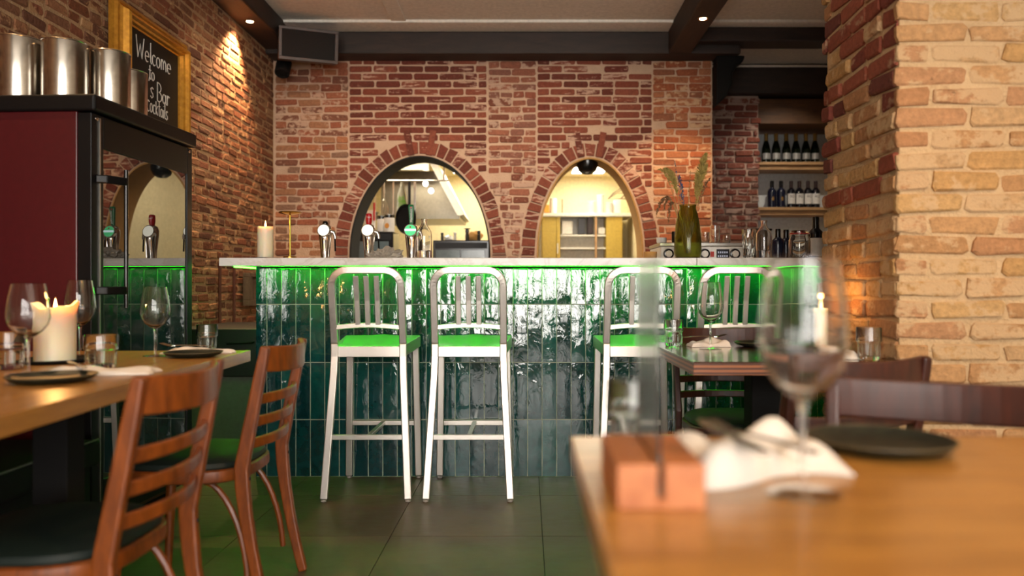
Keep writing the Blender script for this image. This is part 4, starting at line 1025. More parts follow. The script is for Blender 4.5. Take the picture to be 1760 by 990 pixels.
# crumpled clear plastic between the taps
rg = random.Random(71); bm = bmesh.new(); bmesh.ops.create_icosphere(bm, subdivisions=4, radius=1)
for v in bm.verts:
    n = v.co.normalized(); k = 0.75+0.22*math.sin(n.x*9+n.y*5)*math.sin(n.z*8+n.x*4)+rg.uniform(-0.09, 0.09)
    v.co = Vector((n.x*0.115*k, n.y*0.06*k, max(0, (n.z+0.25)*0.062*k)))
me = bpy.data.meshes.new('crumpled_plastic'); bm.to_mesh(me); bm.free(); me.materials.append(M['crumb'])
o = link('crumpled_plastic', me); o.location = (bxy(662, 4.16), 4.16, CT); tag(o, 'crumpled clear plastic wrap lying between the beer taps', 'plastic wrap')
def glass_bottle(loc, r, h, label, fill=0.22, neck=0.36, cap=None):
    t = thing('glass_bottle', label, 'bottle', loc, 0, 'clear glass bottles on the bar')
    nr = r*neck; pr = [(0, 0), (r*0.94, 0), (r, 0.006), (r, h*0.58), (r*0.93, h*0.68), (r*0.6, h*0.79), (nr*1.02, h*0.86), (nr, h*0.95), (nr*1.15, h*0.955), (nr*1.15, h), (nr*0.8, h), (nr*0.8, h*0.86), (r*0.55, h*0.785), (r*0.88, h*0.675), (r*0.94, h*0.57), (r*0.93, 0.008), (0, 0.006)]
    MB().lathe(pr, 32).build('bottle_wall', M['glass'], t, smooth=True)
    if fill: MB().lathe([(0, 0.0085), (r*0.925, 0.0085), (r*0.925, h*fill), (0, h*fill)], 28).build('water', M['water'], t, smooth=True)
    return t
glass_bottle((bxy(729, 4.12), 4.12, CT), 0.042, 0.215, 'clear glass bottle with a little water beside the green tap')
glass_bottle((bxy(1313, 4.12), 4.12, CT), 0.042, 0.207, 'clear glass bottle beside the clip-top jar on the bar')
# espresso machine
em = thing('espresso_machine', 'low white and steel espresso machine with knobs behind the vase', 'espresso machine', (1.055, 4.72, CT))
MB().box(-0.268, 0.268, -0.17, 0.22, 0.0, 0.092).build('body', M['white_plastic'], em, bevel=0.006)
MB().box(-0.272, 0.272, -0.172, 0.222, 0.0925, 0.115).build('cup_tray', M['steel_satin'], em, bevel=0.004)
for px in (1149, 1211, 1263):
    x = bxy(px, 4.55)-1.055; Rt = Matrix.Translation((x, -0.170, 0.048)) @ Matrix.Rotation(PI/2, 4, 'X')
    k = MB().lathe([(0, 0), (0.031, 0), (0.030, 0.010), (0.022, 0.013), (0, 0.013)], 28, M=Rt).build('knob', M['black_gloss'], em, smooth=True)
    MB().lathe([(0, 0.0125), (0.020, 0.0125), (0.018, 0.022), (0, 0.024)], 24, M=Rt).build('knob_cap', M['white_plastic'], k, smooth=True)
x = bxy(1224, 4.55)-1.055; MB().box(x-0.011, x+0.011, -0.174, -0.168, 0.030, 0.062).build('rocker_switch', M['red_light'], em, bevel=0.001)
x = bxy(1242.5, 4.55)-1.055; dp = MB().box(x-0.038, x+0.038, -0.173, -0.168, 0.020, 0.076).build('display', M['display'], em, bevel=0.002)
b = MB()
for r_ in range(2):
    for k in range(5): b.box(x-0.030+k*0.0125, x-0.0235+k*0.0125, -0.1742, -0.1732, 0.030+r_*0.022, 0.040+r_*0.022)
b.build('display_digits', M['digit'], dp)
def small_cup(loc, r, h, label, m='glass_thick', name='coffee_glass', cat='glass'):
    o = MB().lathe([(0, 0), (r*0.8, 0), (r, h*0.25), (r, h), (r*0.93, h), (r*0.9, h*0.28), (r*0.7, 0.008), (0, 0.008)], 28).build(name, M[m], None, smooth=True); o.location = loc
    return tag(o, label, cat, 'small glasses on the espresso machine')
small_cup((bxy(1212, 4.68), 4.68, CT+0.115), 0.026, 0.07, 'low glass on the espresso machine against the vase')
small_cup((bxy(1229, 4.74), 4.74, CT+0.115), 0.030, 0.115, 'tall glass on the espresso machine between vase and bottle')
small_cup((bxy(1249, 4.70), 4.70, CT+0.115), 0.022, 0.05, 'smallest glass on the espresso machine')
small_cup((bxy(1137, 4.66), 4.66, CT+0.115), 0.030, 0.035, 'white cup on the end of the espresso machine', 'white_plastic', 'coffee_cup', 'cup')
small_cup((bxy(1160, 4.70), 4.70, CT+0.115), 0.020, 0.075, 'dark canister on the espresso machine hidden by the vase', 'black_gloss', 'tamper', 'tamper')
solo(MB().lathe([(0.0, 0), (0.032, 0), (0.035, 0.004), (0.038, 0.055), (0.036, 0.058), (0.0, 0.058)], 20), 'paper_cup', 'cork', (bxy(1118, 4.5), 4.5, CT), 'small brown paper cup beside the espresso machine', 'cup', smooth=True)
# ribbed vase with dried grasses
vz = thing('ribbed_vase', 'olive green ribbed glass vase of dried grasses on the bar', 'vase', (bxy(1182, 4.08), 4.08, CT))
b = MB(); n = 96; pr = [(0.055, 0.0), (0.064, 0.005), (0.071, 0.03), (0.0695, 0.10), (0.062, 0.18), (0.052, 0.235), (0.0435, 0.262), (0.0425, 0.272), (0.046, 0.285)]
vs = []
inn = [(r-0.005, max(z, 0.010)) for r, z in pr[::-1]]
allp = [(r, z, 1) for r, z in pr]+[(r, z, 0) for r, z in inn]
for i in range(n):
    a_ = 2*PI*i/n
    for r, z, o_ in allp:
        k = 1+(0.014*(1 if i % 2 else -1) if o_ and 0.04 < z < 0.25 else 0); vs.append((r*k*math.cos(a_), r*k*math.sin(a_), z))
m_ = len(allp); fs = [(i*m_+k, ((i+1) % n)*m_+k, ((i+1) % n)*m_+k+1, i*m_+k+1) for i in range(n) for k in range(m_-1)]
fs += [tuple(i*m_ for i in range(n))[::-1], tuple(i*m_+m_-1 for i in range(n))]
b.add(vs, fs).build('vase_wall', M['green_glass'], vz, smooth=True)
def plume(base, tip, mid, w, nb, mat, seed, name='grass_plume', droop=0.0):
    rg = random.Random(seed); B, Mi, T = Vector(base), Vector(mid), Vector(tip)
    cur = lambda u: B*(1-u)**2+Mi*2*u*(1-u)+T*u*u
    sm = MB().tube([cur(i/10) for i in range(11)], [0.0018]*8+[0.001]*3, 6).build('stem', M['dried_stem'], vz)
    b = MB()
    for i in range(nb):
        u = 0.52+0.48*(i/nb); p = cur(u); e = w*math.sin(PI*min(1, (u-0.50)/0.52))**0.8+0.003
        d = Vector((rg.uniform(-1, 1), rg.uniform(-1, 1), rg.uniform(0.2, 1.4)-droop)).normalized()
        q = p+d*e; s = d.cross(Vector((rg.uniform(-1, 1), rg.uniform(-1, 1), 0.3))).normalized()*0.0042
        q2 = (p+q)/2
        b.add([p-s*0.4, p+s*0.4, q2+s, q2-s, q], [(0, 1, 2, 3), (3, 2, 4)])
    b.build(name, M[mat], vz)
Z = 0.27
plume((0.01, 0, 0.03), (0.095, -0.01, 0.555), (0.03, 0, 0.34), 0.036, 420, 'dried_grass', 81)
plume((0.0, 0.01, 0.03), (0.105, 0.0, 0.50), (0.04, 0.01, 0.30), 0.022, 160, 'dried_grass', 82)
plume((-0.01, 0, 0.03), (-0.125, 0.0, 0.475), (-0.04, 0, 0.42), 0.030, 360, 'dried_grass', 83)
plume((-0.005, 0.01, 0.03), (-0.155, 0.01, 0.47), (-0.09, 0.01, 0.50), 0.010, 60, 'dried_grass', 84)
plume((0, -0.01, 0.03), (-0.045, -0.01, 0.44), (-0.02, 0, 0.30), 0.012, 90, 'dried_blue', 85, 'flower_spike')
plume((0, 0.012, 0.03), (-0.07, 0.0, 0.52), (-0.03, 0, 0.30), 0.012, 26, 'dried_blue', 86, 'flower_spike')
plume((-0.01, 0.01, 0.03), (-0.165, 0.01, 0.235), (-0.09, 0, 0.50), 0.013, 110, 'dried_brown', 87, 'drooping_spray', 1.2)
plume((-0.015, -0.01, 0.03), (-0.105, -0.02, 0.19), (-0.09, 0, 0.47), 0.012, 100, 'dried_brown', 88, 'drooping_spray', 1.2)
plume((-0.01, -0.01, 0.03), (-0.13, -0.02, 0.25), (-0.10, 0, 0.46), 0.010, 80, 'dried_brown', 89, 'drooping_spray', 1.2)
plume((0.01, 0.0, 0.03), (0.125, 0.02, 0.43), (0.04, 0, 0.32), 0.016, 60, 'dried_brown', 90, 'seed_spray')
plume((0.0, 0.0, 0.03), (0.02, 0.02, 0.47), (0.0, 0, 0.32), 0.006, 20, 'dried_brown', 91, 'seed_spray')
# cut-glass tumbler, clip-top jar and bottles at the pillar end of the bar
ct_ = thing('cut_glass_tumbler', 'cut-glass tumbler beside the clear bottle at the end of the bar', 'tumbler', (bxy(1287, 4.06), 4.06, CT))
b = MB(); n = 24; pr = [(0.026, 0.0), (0.029, 0.02), (0.031, 0.06), (0.034, 0.11), (0.036, 0.155)]; vs = []
allp = pr+[(r-0.003, max(z, 0.012)) for r, z in pr[::-1]]
for i in range(n):
    a_ = 2*PI*i/n
    for j, (r, z) in enumerate(allp): k = 1+(0.05 if (i+j) % 2 and j < len(pr) else 0); vs.append((r*k*math.cos(a_), r*k*math.sin(a_), z))
m_ = len(allp); fs = [(i*m_+k, ((i+1) % n)*m_+k, ((i+1) % n)*m_+k+1, i*m_+k+1) for i in range(n) for k in range(m_-1)]+[tuple(i*m_ for i in range(n))[::-1], tuple(i*m_+m_-1 for i in range(n))]
b.add(vs, fs).build('faceted_wall', M['glass_thick'], ct_)
MB().lathe([(0, 0.0125), (0.0245, 0.0125), (0.027, 0.055), (0, 0.055)], 24).build('water', M['water'], ct_, smooth=True)
jr_ = thing('clip_top_jar', 'clip-top glass jar with a red rubber seal by the pillar', 'jar', (bxy(1374, 4.1), 4.1, CT))
MB().lathe([(0, 0), (0.052, 0), (0.056, 0.006), (0.056, 0.095), (0.052, 0.115), (0.047, 0.124), (0.047, 0.132), (0.043, 0.132), (0.043, 0.122), (0.051, 0.10), (0.052, 0.010), (0, 0.008)], 36).build('jar_wall', M['glass_thick'], jr_, smooth=True)
MB().lathe([(0.044, 0.1325), (0.052, 0.1325), (0.052, 0.1365), (0.044, 0.1365)], 36, closed=True).build('rubber_seal', M['red_plastic'], jr_, smooth=True)
MB().lathe([(0, 0.137), (0.048, 0.137), (0.048, 0.146), (0.040, 0.152), (0, 0.150)], 36).build('lid', M['glass_thick'], jr_, smooth=True)
MB().tube([(0.05, 0, 0.10), (0.057, 0, 0.12), (0.055, 0, 0.145), (0.035, 0, 0.156)], 0.0015, 6).build('clip', M['chrome'], jr_)
def wine_bottle(loc, h, r, mats, label, group, text=None, foil=0.26, lab=(0.12, 0.52), name='wine_bottle', sparkling=False):
    t = thing(name, label, 'bottle', loc, 0, group); nr = r*0.36
    if sparkling: pr = [(0, 0), (r*0.95, 0), (r, 0.01), (r, h*0.44), (r*0.93, h*0.53), (r*0.68, h*0.66), (nr*1.25, h*0.76), (nr*1.05, h*0.9), (nr*1.15, h*0.97), (nr, h), (0, h)]
    else: pr = [(0, 0), (r*0.95, 0), (r, 0.01), (r, h*0.60), (r*0.92, h*0.665), (r*0.6, h*0.72), (nr*1.1, h*0.76), (nr, h*0.9), (nr*1.1, h*0.97), (nr, h), (0, h)]
    MB().lathe(pr, 22).build('bottle_wall', M[mats[0]], t, smooth=True)
    z0 = h*(1-foil); MB().lathe([(nr*1.30, z0), (nr*1.22, h*0.88), (nr*1.3, h*0.965), (nr*1.15, h+0.002), (0, h+0.003)], 18).build('foil_capsule', M[mats[1]], t, smooth=True)
    n = 12; vs = []
    for z in (h*lab[0], h*lab[1]):
        for i in range(n+1): a_ = -PI/2-1.15+2.3*i/n; vs.append(((r+0.0012)*math.cos(a_), (r+0.0012)*math.sin(a_), z))
    lb = MB().add(vs, [(i, i+1, n+2+i, n+1+i) for i in range(n)]).build('label', M[mats[2]], t, smooth=True)
    if text:
        me = text_mesh(text, 0.034); me.materials.append(M['ink'])
        for v in me.vertices: a_ = v.co.x/(r+0.002)-PI/2; v.co = Vector(((r+0.002)*math.cos(a_), (r+0.002)*math.sin(a_), v.co.y))
        o = link('lettering', me, lb); o.location = (0, 0, h*(lab[0]+(lab[1]-lab[0])*0.72))
    elif name == 'navy_wine_bottle':
        MB().lathe([(0, 0), (0.008, 0.012), (0.011, 0.03), (0.004, 0.055), (0, 0.07)], 8, M=Matrix.Translation((0, -r-0.0005, h*0.24)) @ Matrix.Diagonal((1, 0.12, 1, 1))).build('label_emblem', M['gold_foil'], lb)
    return t
wine_bottle((bxy(1337, 4.45), 4.45, CT), 0.185, 0.034, ('bottle_navy', 'black_gloss', 'bottle_navy'), 'dark bottle behind the clear bottle at the end of the bar', 'dark bottles at the end of the bar')
wine_bottle((bxy(1351, 4.5), 4.5, CT), 0.185, 0.034, ('bottle_navy', 'black_gloss', 'bottle_navy'), 'dark bottle touching the clip-top jar from behind', 'dark bottles at the end of the bar')
wine_bottle((bxy(1402, 4.4), 4.4, CT), 0.250, 0.042, ('bottle_dark', 'black_gloss', 'paper'), 'tall dark bottle with a pale label half behind the pillar', 'dark bottles at the end of the bar')
gh = thing('coffee_grinder', 'coffee grinder with a tinted bean hopper behind the clear bottle', 'grinder', (bxy(1312, 4.72), 4.72+0.10, CT))
MB().box(-0.05, 0.05, -0.06, 0.06, 0, 0.09).build('grinder_body', M['black_matte'], gh, bevel=0.01)
MB().lathe([(0, 0.09), (0.03, 0.09), (0.04, 0.11), (0.075, 0.17), (0.078, 0.205), (0, 0.205)], 28).build('bean_hopper', plain('smoked_hopper', '#5a4a3c', 0.2), gh, smooth=True)
MB().lathe([(0, 0.205), (0.081, 0.205), (0.082, 0.213), (0, 0.214)], 28).build('hopper_lid', M['black_matte'], gh, smooth=True)
solo(MB().box(-0.14, 0.14, -0.09, 0.09, 0, 0.006).box(-0.135, 0.135, -0.085, 0.085, 0.006, 0.012), 'paper_stack', 'paper', (bxy(948, 4.3), 4.3, CT), 'flat stack of white paper lying on the bar', 'paper', rz=0.05)

# ================================================================== NICHE SHELVES
def shelf(z, y, label):
    t = thing('wall_shelf', label, 'shelf', (2.75, 8.0, z))
    MB().box(-0.52, 0.52, y-8.0, 0.055, -0.03, 0.0).build('board', M['shelf_wood'], t, bevel=0.003)
    MB().box(-0.51, 0.52, y-8.0+0.03, 0.055, -0.075, -0.0305).build('support_rail', M['shelf_wood'], t, bevel=0.003)
    return t
SY_ = 7.78; sc = FPX/7.86
z1 = HC+(CY-281)/sc; z2 = HC+(CY-358)/sc; z3 = 1.28
shelf(z1, SY_-0.03, 'upper pine shelf carrying the gold-necked bottles'); shelf(z2, SY_-0.03, 'middle pine shelf carrying the labelled wine bottles'); shelf(z3, SY_-0.03, 'bottom pine shelf behind the clip-top jar')
ordn = ['first', 'second', 'third', 'fourth', 'fifth', 'sixth']
for i, px in enumerate((1316.7, 1333.7, 1351.2, 1368, 1385, 1400.6)):
    wine_bottle((bxy(px, 7.88), 7.88, z1), 0.305, 0.043, ('bottle_green', 'gold_foil', 'silver_label'), 'gold-necked sparkling wine bottle, %s from the brick edge on the upper shelf' % ordn[i], 'sparkling wine bottles on the upper shelf', None, 0.34, (0.14, 0.34), 'sparkling_wine_bottle', True)
for i, px in enumerate((1326.7, 1342.4)):
    wine_bottle((bxy(px, 7.88), 7.88, z2), 0.278, 0.043, ('bottle_navy', 'black_gloss', 'bottle_navy'), 'navy wine bottle with a gold emblem, %s from the brick edge' % ordn[i], 'navy bottles on the middle shelf', None, 0.22, (0.08, 0.54), 'navy_wine_bottle')
for i, px in enumerate((1359.5, 1374, 1388.7, 1402)):
    wine_bottle((bxy(px, 7.88), 7.88, z2), 0.278, 0.041, ('bottle_dark', 'maroon_foil', 'paper'), 'wine bottle with a white label, %s from the navy bottles' % ordn[i], 'white-labelled bottles on the middle shelf', 'BQ', 0.30, (0.16, 0.53))

# ================================================================== CORNER SPEAKER AND BLACK SPOT
sp = thing('corner_speaker', 'brown box speaker with black grille tilted in the ceiling corner', 'speaker', (-1.945, 6.08, 2.965)); sp.rotation_euler = (math.radians(12), 0, math.radians(20))
sp.location = at(530, 78, 6.1)
MB().box(-0.225, 0.225, -0.04, 0.17, -0.125, 0.125).build('cabinet', M['speaker_wood'], sp, bevel=0.006)
MB().box(-0.200, 0.200, -0.046, -0.036, -0.102, 0.102).build('grille', M['grille'], sp)
b = MB()
for a_ in ((-.225, .225, .102, .125), (-.225, .225, -.125, -.102), (-.225, -.200, -.102, .102), (.200, .225, -.102, .102)): b.box(a_[0], a_[1], -0.052, -0.041, a_[2], a_[3])
b.build('front_frame', M['speaker_wood'], sp, bevel=0.002)
MB().tube([(0, 0.17, 0.05), (0, 0.26, 0.12)], 0.012, 8).build('bracket', M['black_metal'], sp)
bs = thing('black_spotlight', 'small black cylinder spotlight hanging in the corner under the speaker', 'spotlight', at(489, 106, 6.36))
Rt = Matrix.Rotation(math.radians(150), 4, 'X')
MB().lathe([(0, 0), (0.055, 0), (0.06, 0.01), (0.06, 0.13), (0.05, 0.14), (0.045, 0.12), (0, 0.12)], 28, M=Rt).build('can', M['black_matte'], bs, smooth=True)
MB().tube([(0, 0, 0), (0, 0.02, 0.06)], 0.012, 8).build('arm', M['black_matte'], bs)
dm = thing('black_dome_lamp', 'black dome fixture under the crown of the narrower arch', 'lamp', (bxy(1011, 6.62), 6.72, ZC+A2[2]-0.012))
MB().lathe([(0, -0.115), (0.04, -0.110), (0.075, -0.085), (0.092, -0.045), (0.095, 0.0), (0, 0.0)], 32).build('dome', M['black_gloss'], dm, smooth=True)

# ================================================================== LEFT REAR CORNER
lc = thing('low_cabinet', 'low black cabinet against the brick wall behind the oak table', 'cabinet', (-1.80, 4.55, 0))
MB().box(-0.30, 0.30, 0.0, 0.9, 0.05, 0.46).build('front_panel', M['grey_panel'], lc, bevel=0.004)
MB().box(-0.29, 0.28, 0.03, 0.9, 0.0, 0.05).build('plinth', M['old_wood'], lc)
MB().box(-0.302, 0.31, -0.02, 0.9, 0.46, 0.74).build('drawer_box', M['dark_cabinet'], lc, bevel=0.006)
MB().tube([(0.05, -0.02, 0.66), (0.055, -0.045, 0.655), (0.20, -0.045, 0.66), (0.205, -0.02, 0.665)], 0.005, 8).build('handle', M['black_metal'], lc)
wbx = thing('wall_box', 'small weathered wooden shutter box on the brick wall beside the bar', 'box', (XL+0.03, 6.05, 0.98))
b = MB()
for a_ in ((-.24, .24, .085, .115), (-.24, .24, -.135, -.09), (-.24, -.20, -.09, .085), (.20, .24, -.09, .085)): b.box(0.0, 0.055, a_[0], a_[1], a_[2], a_[3])
b.build('box_frame', M['old_wood'], wbx, bevel=0.003)
for k in range(4): MB().box(0.005, 0.03, -0.198+k*0.1, -0.102+k*0.1, -0.09, 0.085).build('slat', M['old_wood'], wbx, bevel=0.002)
for i, y in enumerate((5.36, 5.62)):
    solo(MB().tube([(0, 0, 0.0), (0, 0, 1.15)], 0.011, 10), 'wall_pipe', 'brown_pipe', (XL+0.036, y, 0.0), ['thin brown pipe on the brick wall, closer to the fridge', 'thin brown pipe on the brick wall, closer to the bar'][i], 'pipe', 'thin brown pipes on the brick wall', smooth=True)

# ================================================================== KITCHEN CONTENTS
kc = thing('kitchen_counter', 'steel kitchen counter just behind the arches', 'counter', (0, 7.2, 0))
MB().box(-2.2, 1.25, -0.28, 0.35, 0.98, 1.05).build('worktop', M['steel_satin'], kc, bevel=0.003)
MB().box(-2.2, 1.25, -0.26, 0.33, 0.0, 0.98).build('counter_base', M['steel_satin'], kc)
KZ = 1.05
def appliance(px0, px1, py, Y, d, label, panes):
    s_ = FPX/Y; x0, x1 = (px0-CX)/s_, (px1-CX)/s_; h = HC+(CY-py)/s_-KZ
    t = thing('black_appliance', label, 'appliance', ((x0+x1)/2, Y, KZ)); w = (x1-x0)/2
    MB().box(-w, w, 0, d, 0, h).build('housing', M['black_gloss'], t, bevel=0.008)
    MB().box(-w+0.02, w-0.02, -0.006, 0.004, h-0.075, h-0.02).build('control_panel', M['black_metal'], t)
    for i in range(panes):
        a_ = -w+0.03+(2*w-0.06)*i/panes; b_ = -w+0.03+(2*w-0.06)*(i+1)/panes-0.012
        MB().box(a_, b_, -0.008, 0.002, 0.03, h-0.09).build('window', plain('smoked_window_%d' % i, '#5c6a70', 0.12), t, bevel=0.002)
    return t, h
ap1, h1 = appliance(596, 676, 398, 7.08, 0.3, 'black oven under the pickle jar seen through the wider arch', 2)
ap2, h2 = appliance(744, 841, 413, 7.08, 0.3, 'black glass-fronted oven with pepper mills on top', 2)
def jar(px, Y, z, r, h, label, lid='black_gloss', lab='paper', group='lidded jars in the kitchen', sticker=None):
    t = thing('lidded_jar', label, 'jar', (bxy(px, Y), Y, z), 0, group)
    MB().lathe([(0, 0), (r*0.95, 0), (r, 0.006), (r, h*0.80), (r*0.92, h*0.84), (0, h*0.84)], 24).build('jar_body', M[lab], t, smooth=True)
    MB().lathe([(0, h*0.82), (r*0.98, h*0.82), (r*0.98, h*0.985), (r*0.9, h), (0, h)], 24).build('lid', M[lid], t, smooth=True)
    if sticker: MB().disc((0, 0, 0), r*0.42, r*0.5, 0.002, 16).build('sticker', M[sticker], t).matrix_basis = Matrix.Translation((-r*0.25, -r-0.0005, h*0.36)) @ Matrix.Rotation(PI/2, 4, 'X')
    return t
jar(669, 7.2, KZ+h1, 0.050, 0.165, 'pickle jar with black lid and yellow sticker on the black oven', sticker='orange_food')
jar(656, 7.28, KZ+h1, 0.045, 0.160, 'second black-lidded jar behind the pickle jar')
def mill(px, r, h, label, m='black_gloss', flare=False):
    t = thing('pepper_mill', label, 'pepper mill', (bxy(px, 7.2), 7.2, KZ+h2), 0, 'mills on the kitchen oven')
    MB().lathe([(0, 0), (r, 0), (r, h*0.55), (r*0.8, h*0.6), (r*0.8, h*0.7), (r, h*0.74), (r, h*0.95), (0, h)], 20).build('mill_body', M[m], t, smooth=True)
    if flare: MB().lathe([(0, h*0.97), (r*1.9, h*1.02), (r*1.8, h*1.07), (0, h*1.08)], 20).build('crank_top', M['black_gloss'], t, smooth=True)
    return t
mill(760, 0.014, 0.08, 'short dark mill at the green-tap end of the oven'); mill(782, 0.014, 0.085, 'silver mill on the kitchen oven', 'silver_label'); mill(803, 0.018, 0.11, 'tall black mill with a flared top on the kitchen oven', flare=True); mill(823, 0.016, 0.10, 'black mill beside the bread on the kitchen oven')
def lump(px, Y, z, rx, ry, rz, m, label, name, cat, seed):
    rg = random.Random(seed); bm = bmesh.new(); bmesh.ops.create_icosphere(bm, subdivisions=3, radius=1)
    for v in bm.verts:
        n = v.co.normalized(); k = 0.9+0.14*math.sin(n.x*5+seed)*math.sin(n.y*4+n.z*5); v.co = Vector((n.x*rx*k, n.y*ry*k, (n.z+0.92)*rz*k if n.z > -0.9 else 0))
    me = bpy.data.meshes.new(name); bm.to_mesh(me); bm.free(); me.materials.append(M[m])
    for p in me.polygons: p.use_smooth = True
    o = link(name, me); o.location = (bxy(px, Y), Y, z); return tag(o, label, cat)
lump(815, 7.30, KZ+h2, 0.085, 0.06, 0.055, 'cork', 'round brown loaf behind the black mills', 'bread_loaf', 'bread', 3)
lump(771, 7.30, KZ+h2, 0.05, 0.05, 0.034, 'silver_label', 'grey foil parcel on the kitchen oven', 'foil_parcel', 'parcel', 5)
mb = solo(MB().box(-0.055, 0.055, -0.05, 0.05, 0, 0.21), 'milk_carton', 'white_plastic', (bxy(694, 7.05), 7.05, KZ), 'white carton with a small red label behind the green tap', 'carton', bevel=0.003)
MB().box(-0.045, -0.020, -0.0515, -0.0495, 0.13, 0.185).build('red_label', M['red_plastic'], mb)
me = text_mesh('BC', 0.03); me.materials.append(M['ink']); o = link('lettering', me, mb); o.matrix_basis = Matrix.Translation((0.012, -0.0505, 0.165)) @ Matrix.Rotation(PI/2, 4, 'X')
# hanging rail with utensils
rl = thing('utensil_rail', 'steel rail with hooks across the kitchen behind the wider arch', 'rail', (-1.2, 7.5, 2.02))
MB().tube([(-0.55, 0, 0), (0.45, 0, 0)], 0.008, 10).build('rail_rod', M['steel'], rl, smooth=True)
for x in (-0.5, 0.4): MB().tube([(x, 0, 0), (x, 0.0, 0.38)], 0.008, 8).build('hanger', M['steel'], rl, smooth=True)
def kx(px): return bxy(px, 7.5)
def kz(py): return HC+(CY-py)/FPX*7.5
RZ = 2.012
def hang(name, px, label, cat, build, dy=0.0):
    t = thing(name, label, cat, (kx(px), 7.5+dy, RZ-0.0)); build(t); return t
def whisk(t):
    MB().tube([(0, 0, -0.01), (0, 0, -0.16)], 0.009, 10).build('handle', M['steel'], t, smooth=True)
    for k in range(6):
        a_ = PI*k/6; pts = [(0.045*math.sin(PI*u)**0.8*math.cos(a_)*(1 if True else 0), 0.045*math.sin(PI*u)**0.8*math.sin(a_), -0.16-0.24*u) for u in [i/8 for i in range(9)]]
        MB().tube(pts, 0.0016, 5).build('wire', M['steel'], t); MB().tube([(-x, -y, z) for x, y, z in pts], 0.0016, 5).build('wire', M['steel'], t)
hang('whisk', 660, 'balloon whisk hanging over the pickle jar', 'whisk', whisk)
def ladle(L, r):
    def f(t):
        MB().bar([(0, 0, -0.005), (0, 0, -L*0.5), (0, 0, -L)], [0.016, 0.010, 0.014], 0.003, (1, 0, 0)).build('handle', M['steel'], t)
        MB().lathe([(0, -r), (r*0.7, -r*0.7), (r, 0), (r*0.95, 0), (r*0.65, -r*0.65), (0, -r*0.93)], 20, (0, -r*0.6, -L)).build('ladle_bowl', M['steel'], t, smooth=True)
    return f
hang('ladle', 645, 'steel ladle hanging nearest the dark arch lining', 'ladle', ladle(0.30, 0.04)); hang('slotted_spoon', 676, 'steel serving spoon hanging beside the whisk', 'spoon', ladle(0.33, 0.035))
def bag(t):
    MB().lathe([(0.012, 0.0), (0.02, -0.05), (0.045, -0.12), (0.055, -0.25), (0.05, -0.36), (0, -0.37)], 14, M=Matrix.Diagonal((1, 0.6, 1, 1))).build('bag', M['plastic_bag'], t, smooth=True)
    rg = random.Random(5); b = MB()
    for i in range(120):
        p = Vector((rg.uniform(-.035, .035), rg.uniform(-.018, .018), rg.uniform(-.35, -.15))); d = Vector((rg.uniform(-.4, .4), rg.uniform(-.3, .3), 1)).normalized()*0.035; s_ = Vector((0.004, 0, 0))
        b.add([p-s_, p+s_, p+d], [(0, 1, 2)])
    b.build('herb_leaves', M['herb'], t)
hang('herb_bag', 690, 'clear bag of green herbs hanging above the taps', 'bag', bag, 0.035)
def pan(t):
    MB().bar([(0, 0, -0.005), (0, 0, -0.29)], 0.026, 0.008, (1, 0, 0)).build('handle', M['black_metal'], t, bevel=0.002)
    MB().lathe([(0, 0), (0.085, 0), (0.10, 0.03), (0.097, 0.03), (0.082, 0.004), (0, 0.004)], 30, M=Matrix.Translation((-0.03, 0, -0.37)) @ Matrix.Rotation(PI/2, 4, 'X') @ Matrix.Diagonal((1, 1.45, 1, 1))).build('pan_body', M['black_matte'], t, smooth=True)
hang('frying_pan', 705, 'black pan hanging behind the green tap', 'pan', pan, -0.05)
def rod(t): MB().bar([(0, 0, -0.003), (0, 0, -0.30), (0, 0, -0.34)], [0.022, 0.02, 0.03], 0.006, (1, 0, 0)).build('blade', M['steel'], t)
hang('steel_spatula', 713, 'long steel spatula hanging beside the black pan', 'spatula', rod)
cbd = solo(MB().box(-0.055, 0.055, 0, 0.012, 0, 0.22), 'cutting_board', 'white_plastic', (kx(641), 7.52, kz(386)), 'small white cutting board standing behind the red tap', 'cutting board', bevel=0.004)
cbd.location.z = KZ+h1; cbd.location.y = 7.34
solo(MB().bar([(0, 0, 0), (0, 0, 0.17)], 0.02, 0.012, (1, 0, 0)), 'red_knife_handle', 'red_plastic', (bxy(643, 7.31), 7.31, KZ+h1+0.12), 'red-handled tool leaning on the white cutting board', 'utensil', bevel=0.003)
# extractor hood
hd = thing('extractor_hood', 'sloping stainless extractor hood in the kitchen', 'hood', (-1.05, 8.3, 1.78))
s_ = FPX/8.3; hx = lambda px: (px-CX)/s_+1.05; hz = lambda py: HC+(CY-py)/s_-1.78
MB().prism([(hx(736), hz(276)), (hx(748), hz(276)), (hx(797), hz(369)), (hx(787), hz(372))], 0.9, None).build('slanted_panel', M['white_paint'], hd)
MB().prism([(hx(640), hz(372)), (hx(790), hz(372)), (hx(737), hz(282)), (hx(640), hz(282))], 0.03, Matrix.Translation((0, 0.5, 0))).build('back_panel', M['hood_steel'], hd)
MB().box(hx(640), hx(790), 0.0, 0.9, hz(376), hz(370)).build('drip_lip', M['hood_steel'], hd)
MB().box(hx(640), hx(737), 0.0, 0.06, hz(292), hz(262)).build('header', M['hood_steel'], hd)
for px, py in ((721, 305), (731, 318)):
    MB().lathe([(0, 0), (0.028, 0), (0.028, 0.006), (0, 0.006)], 20, M=Matrix.Translation((hx(px), 0.50, hz(py))) @ Matrix.Rotation(PI/2, 4, 'X')).build('hood_lamp', M['panel_light'], hd)
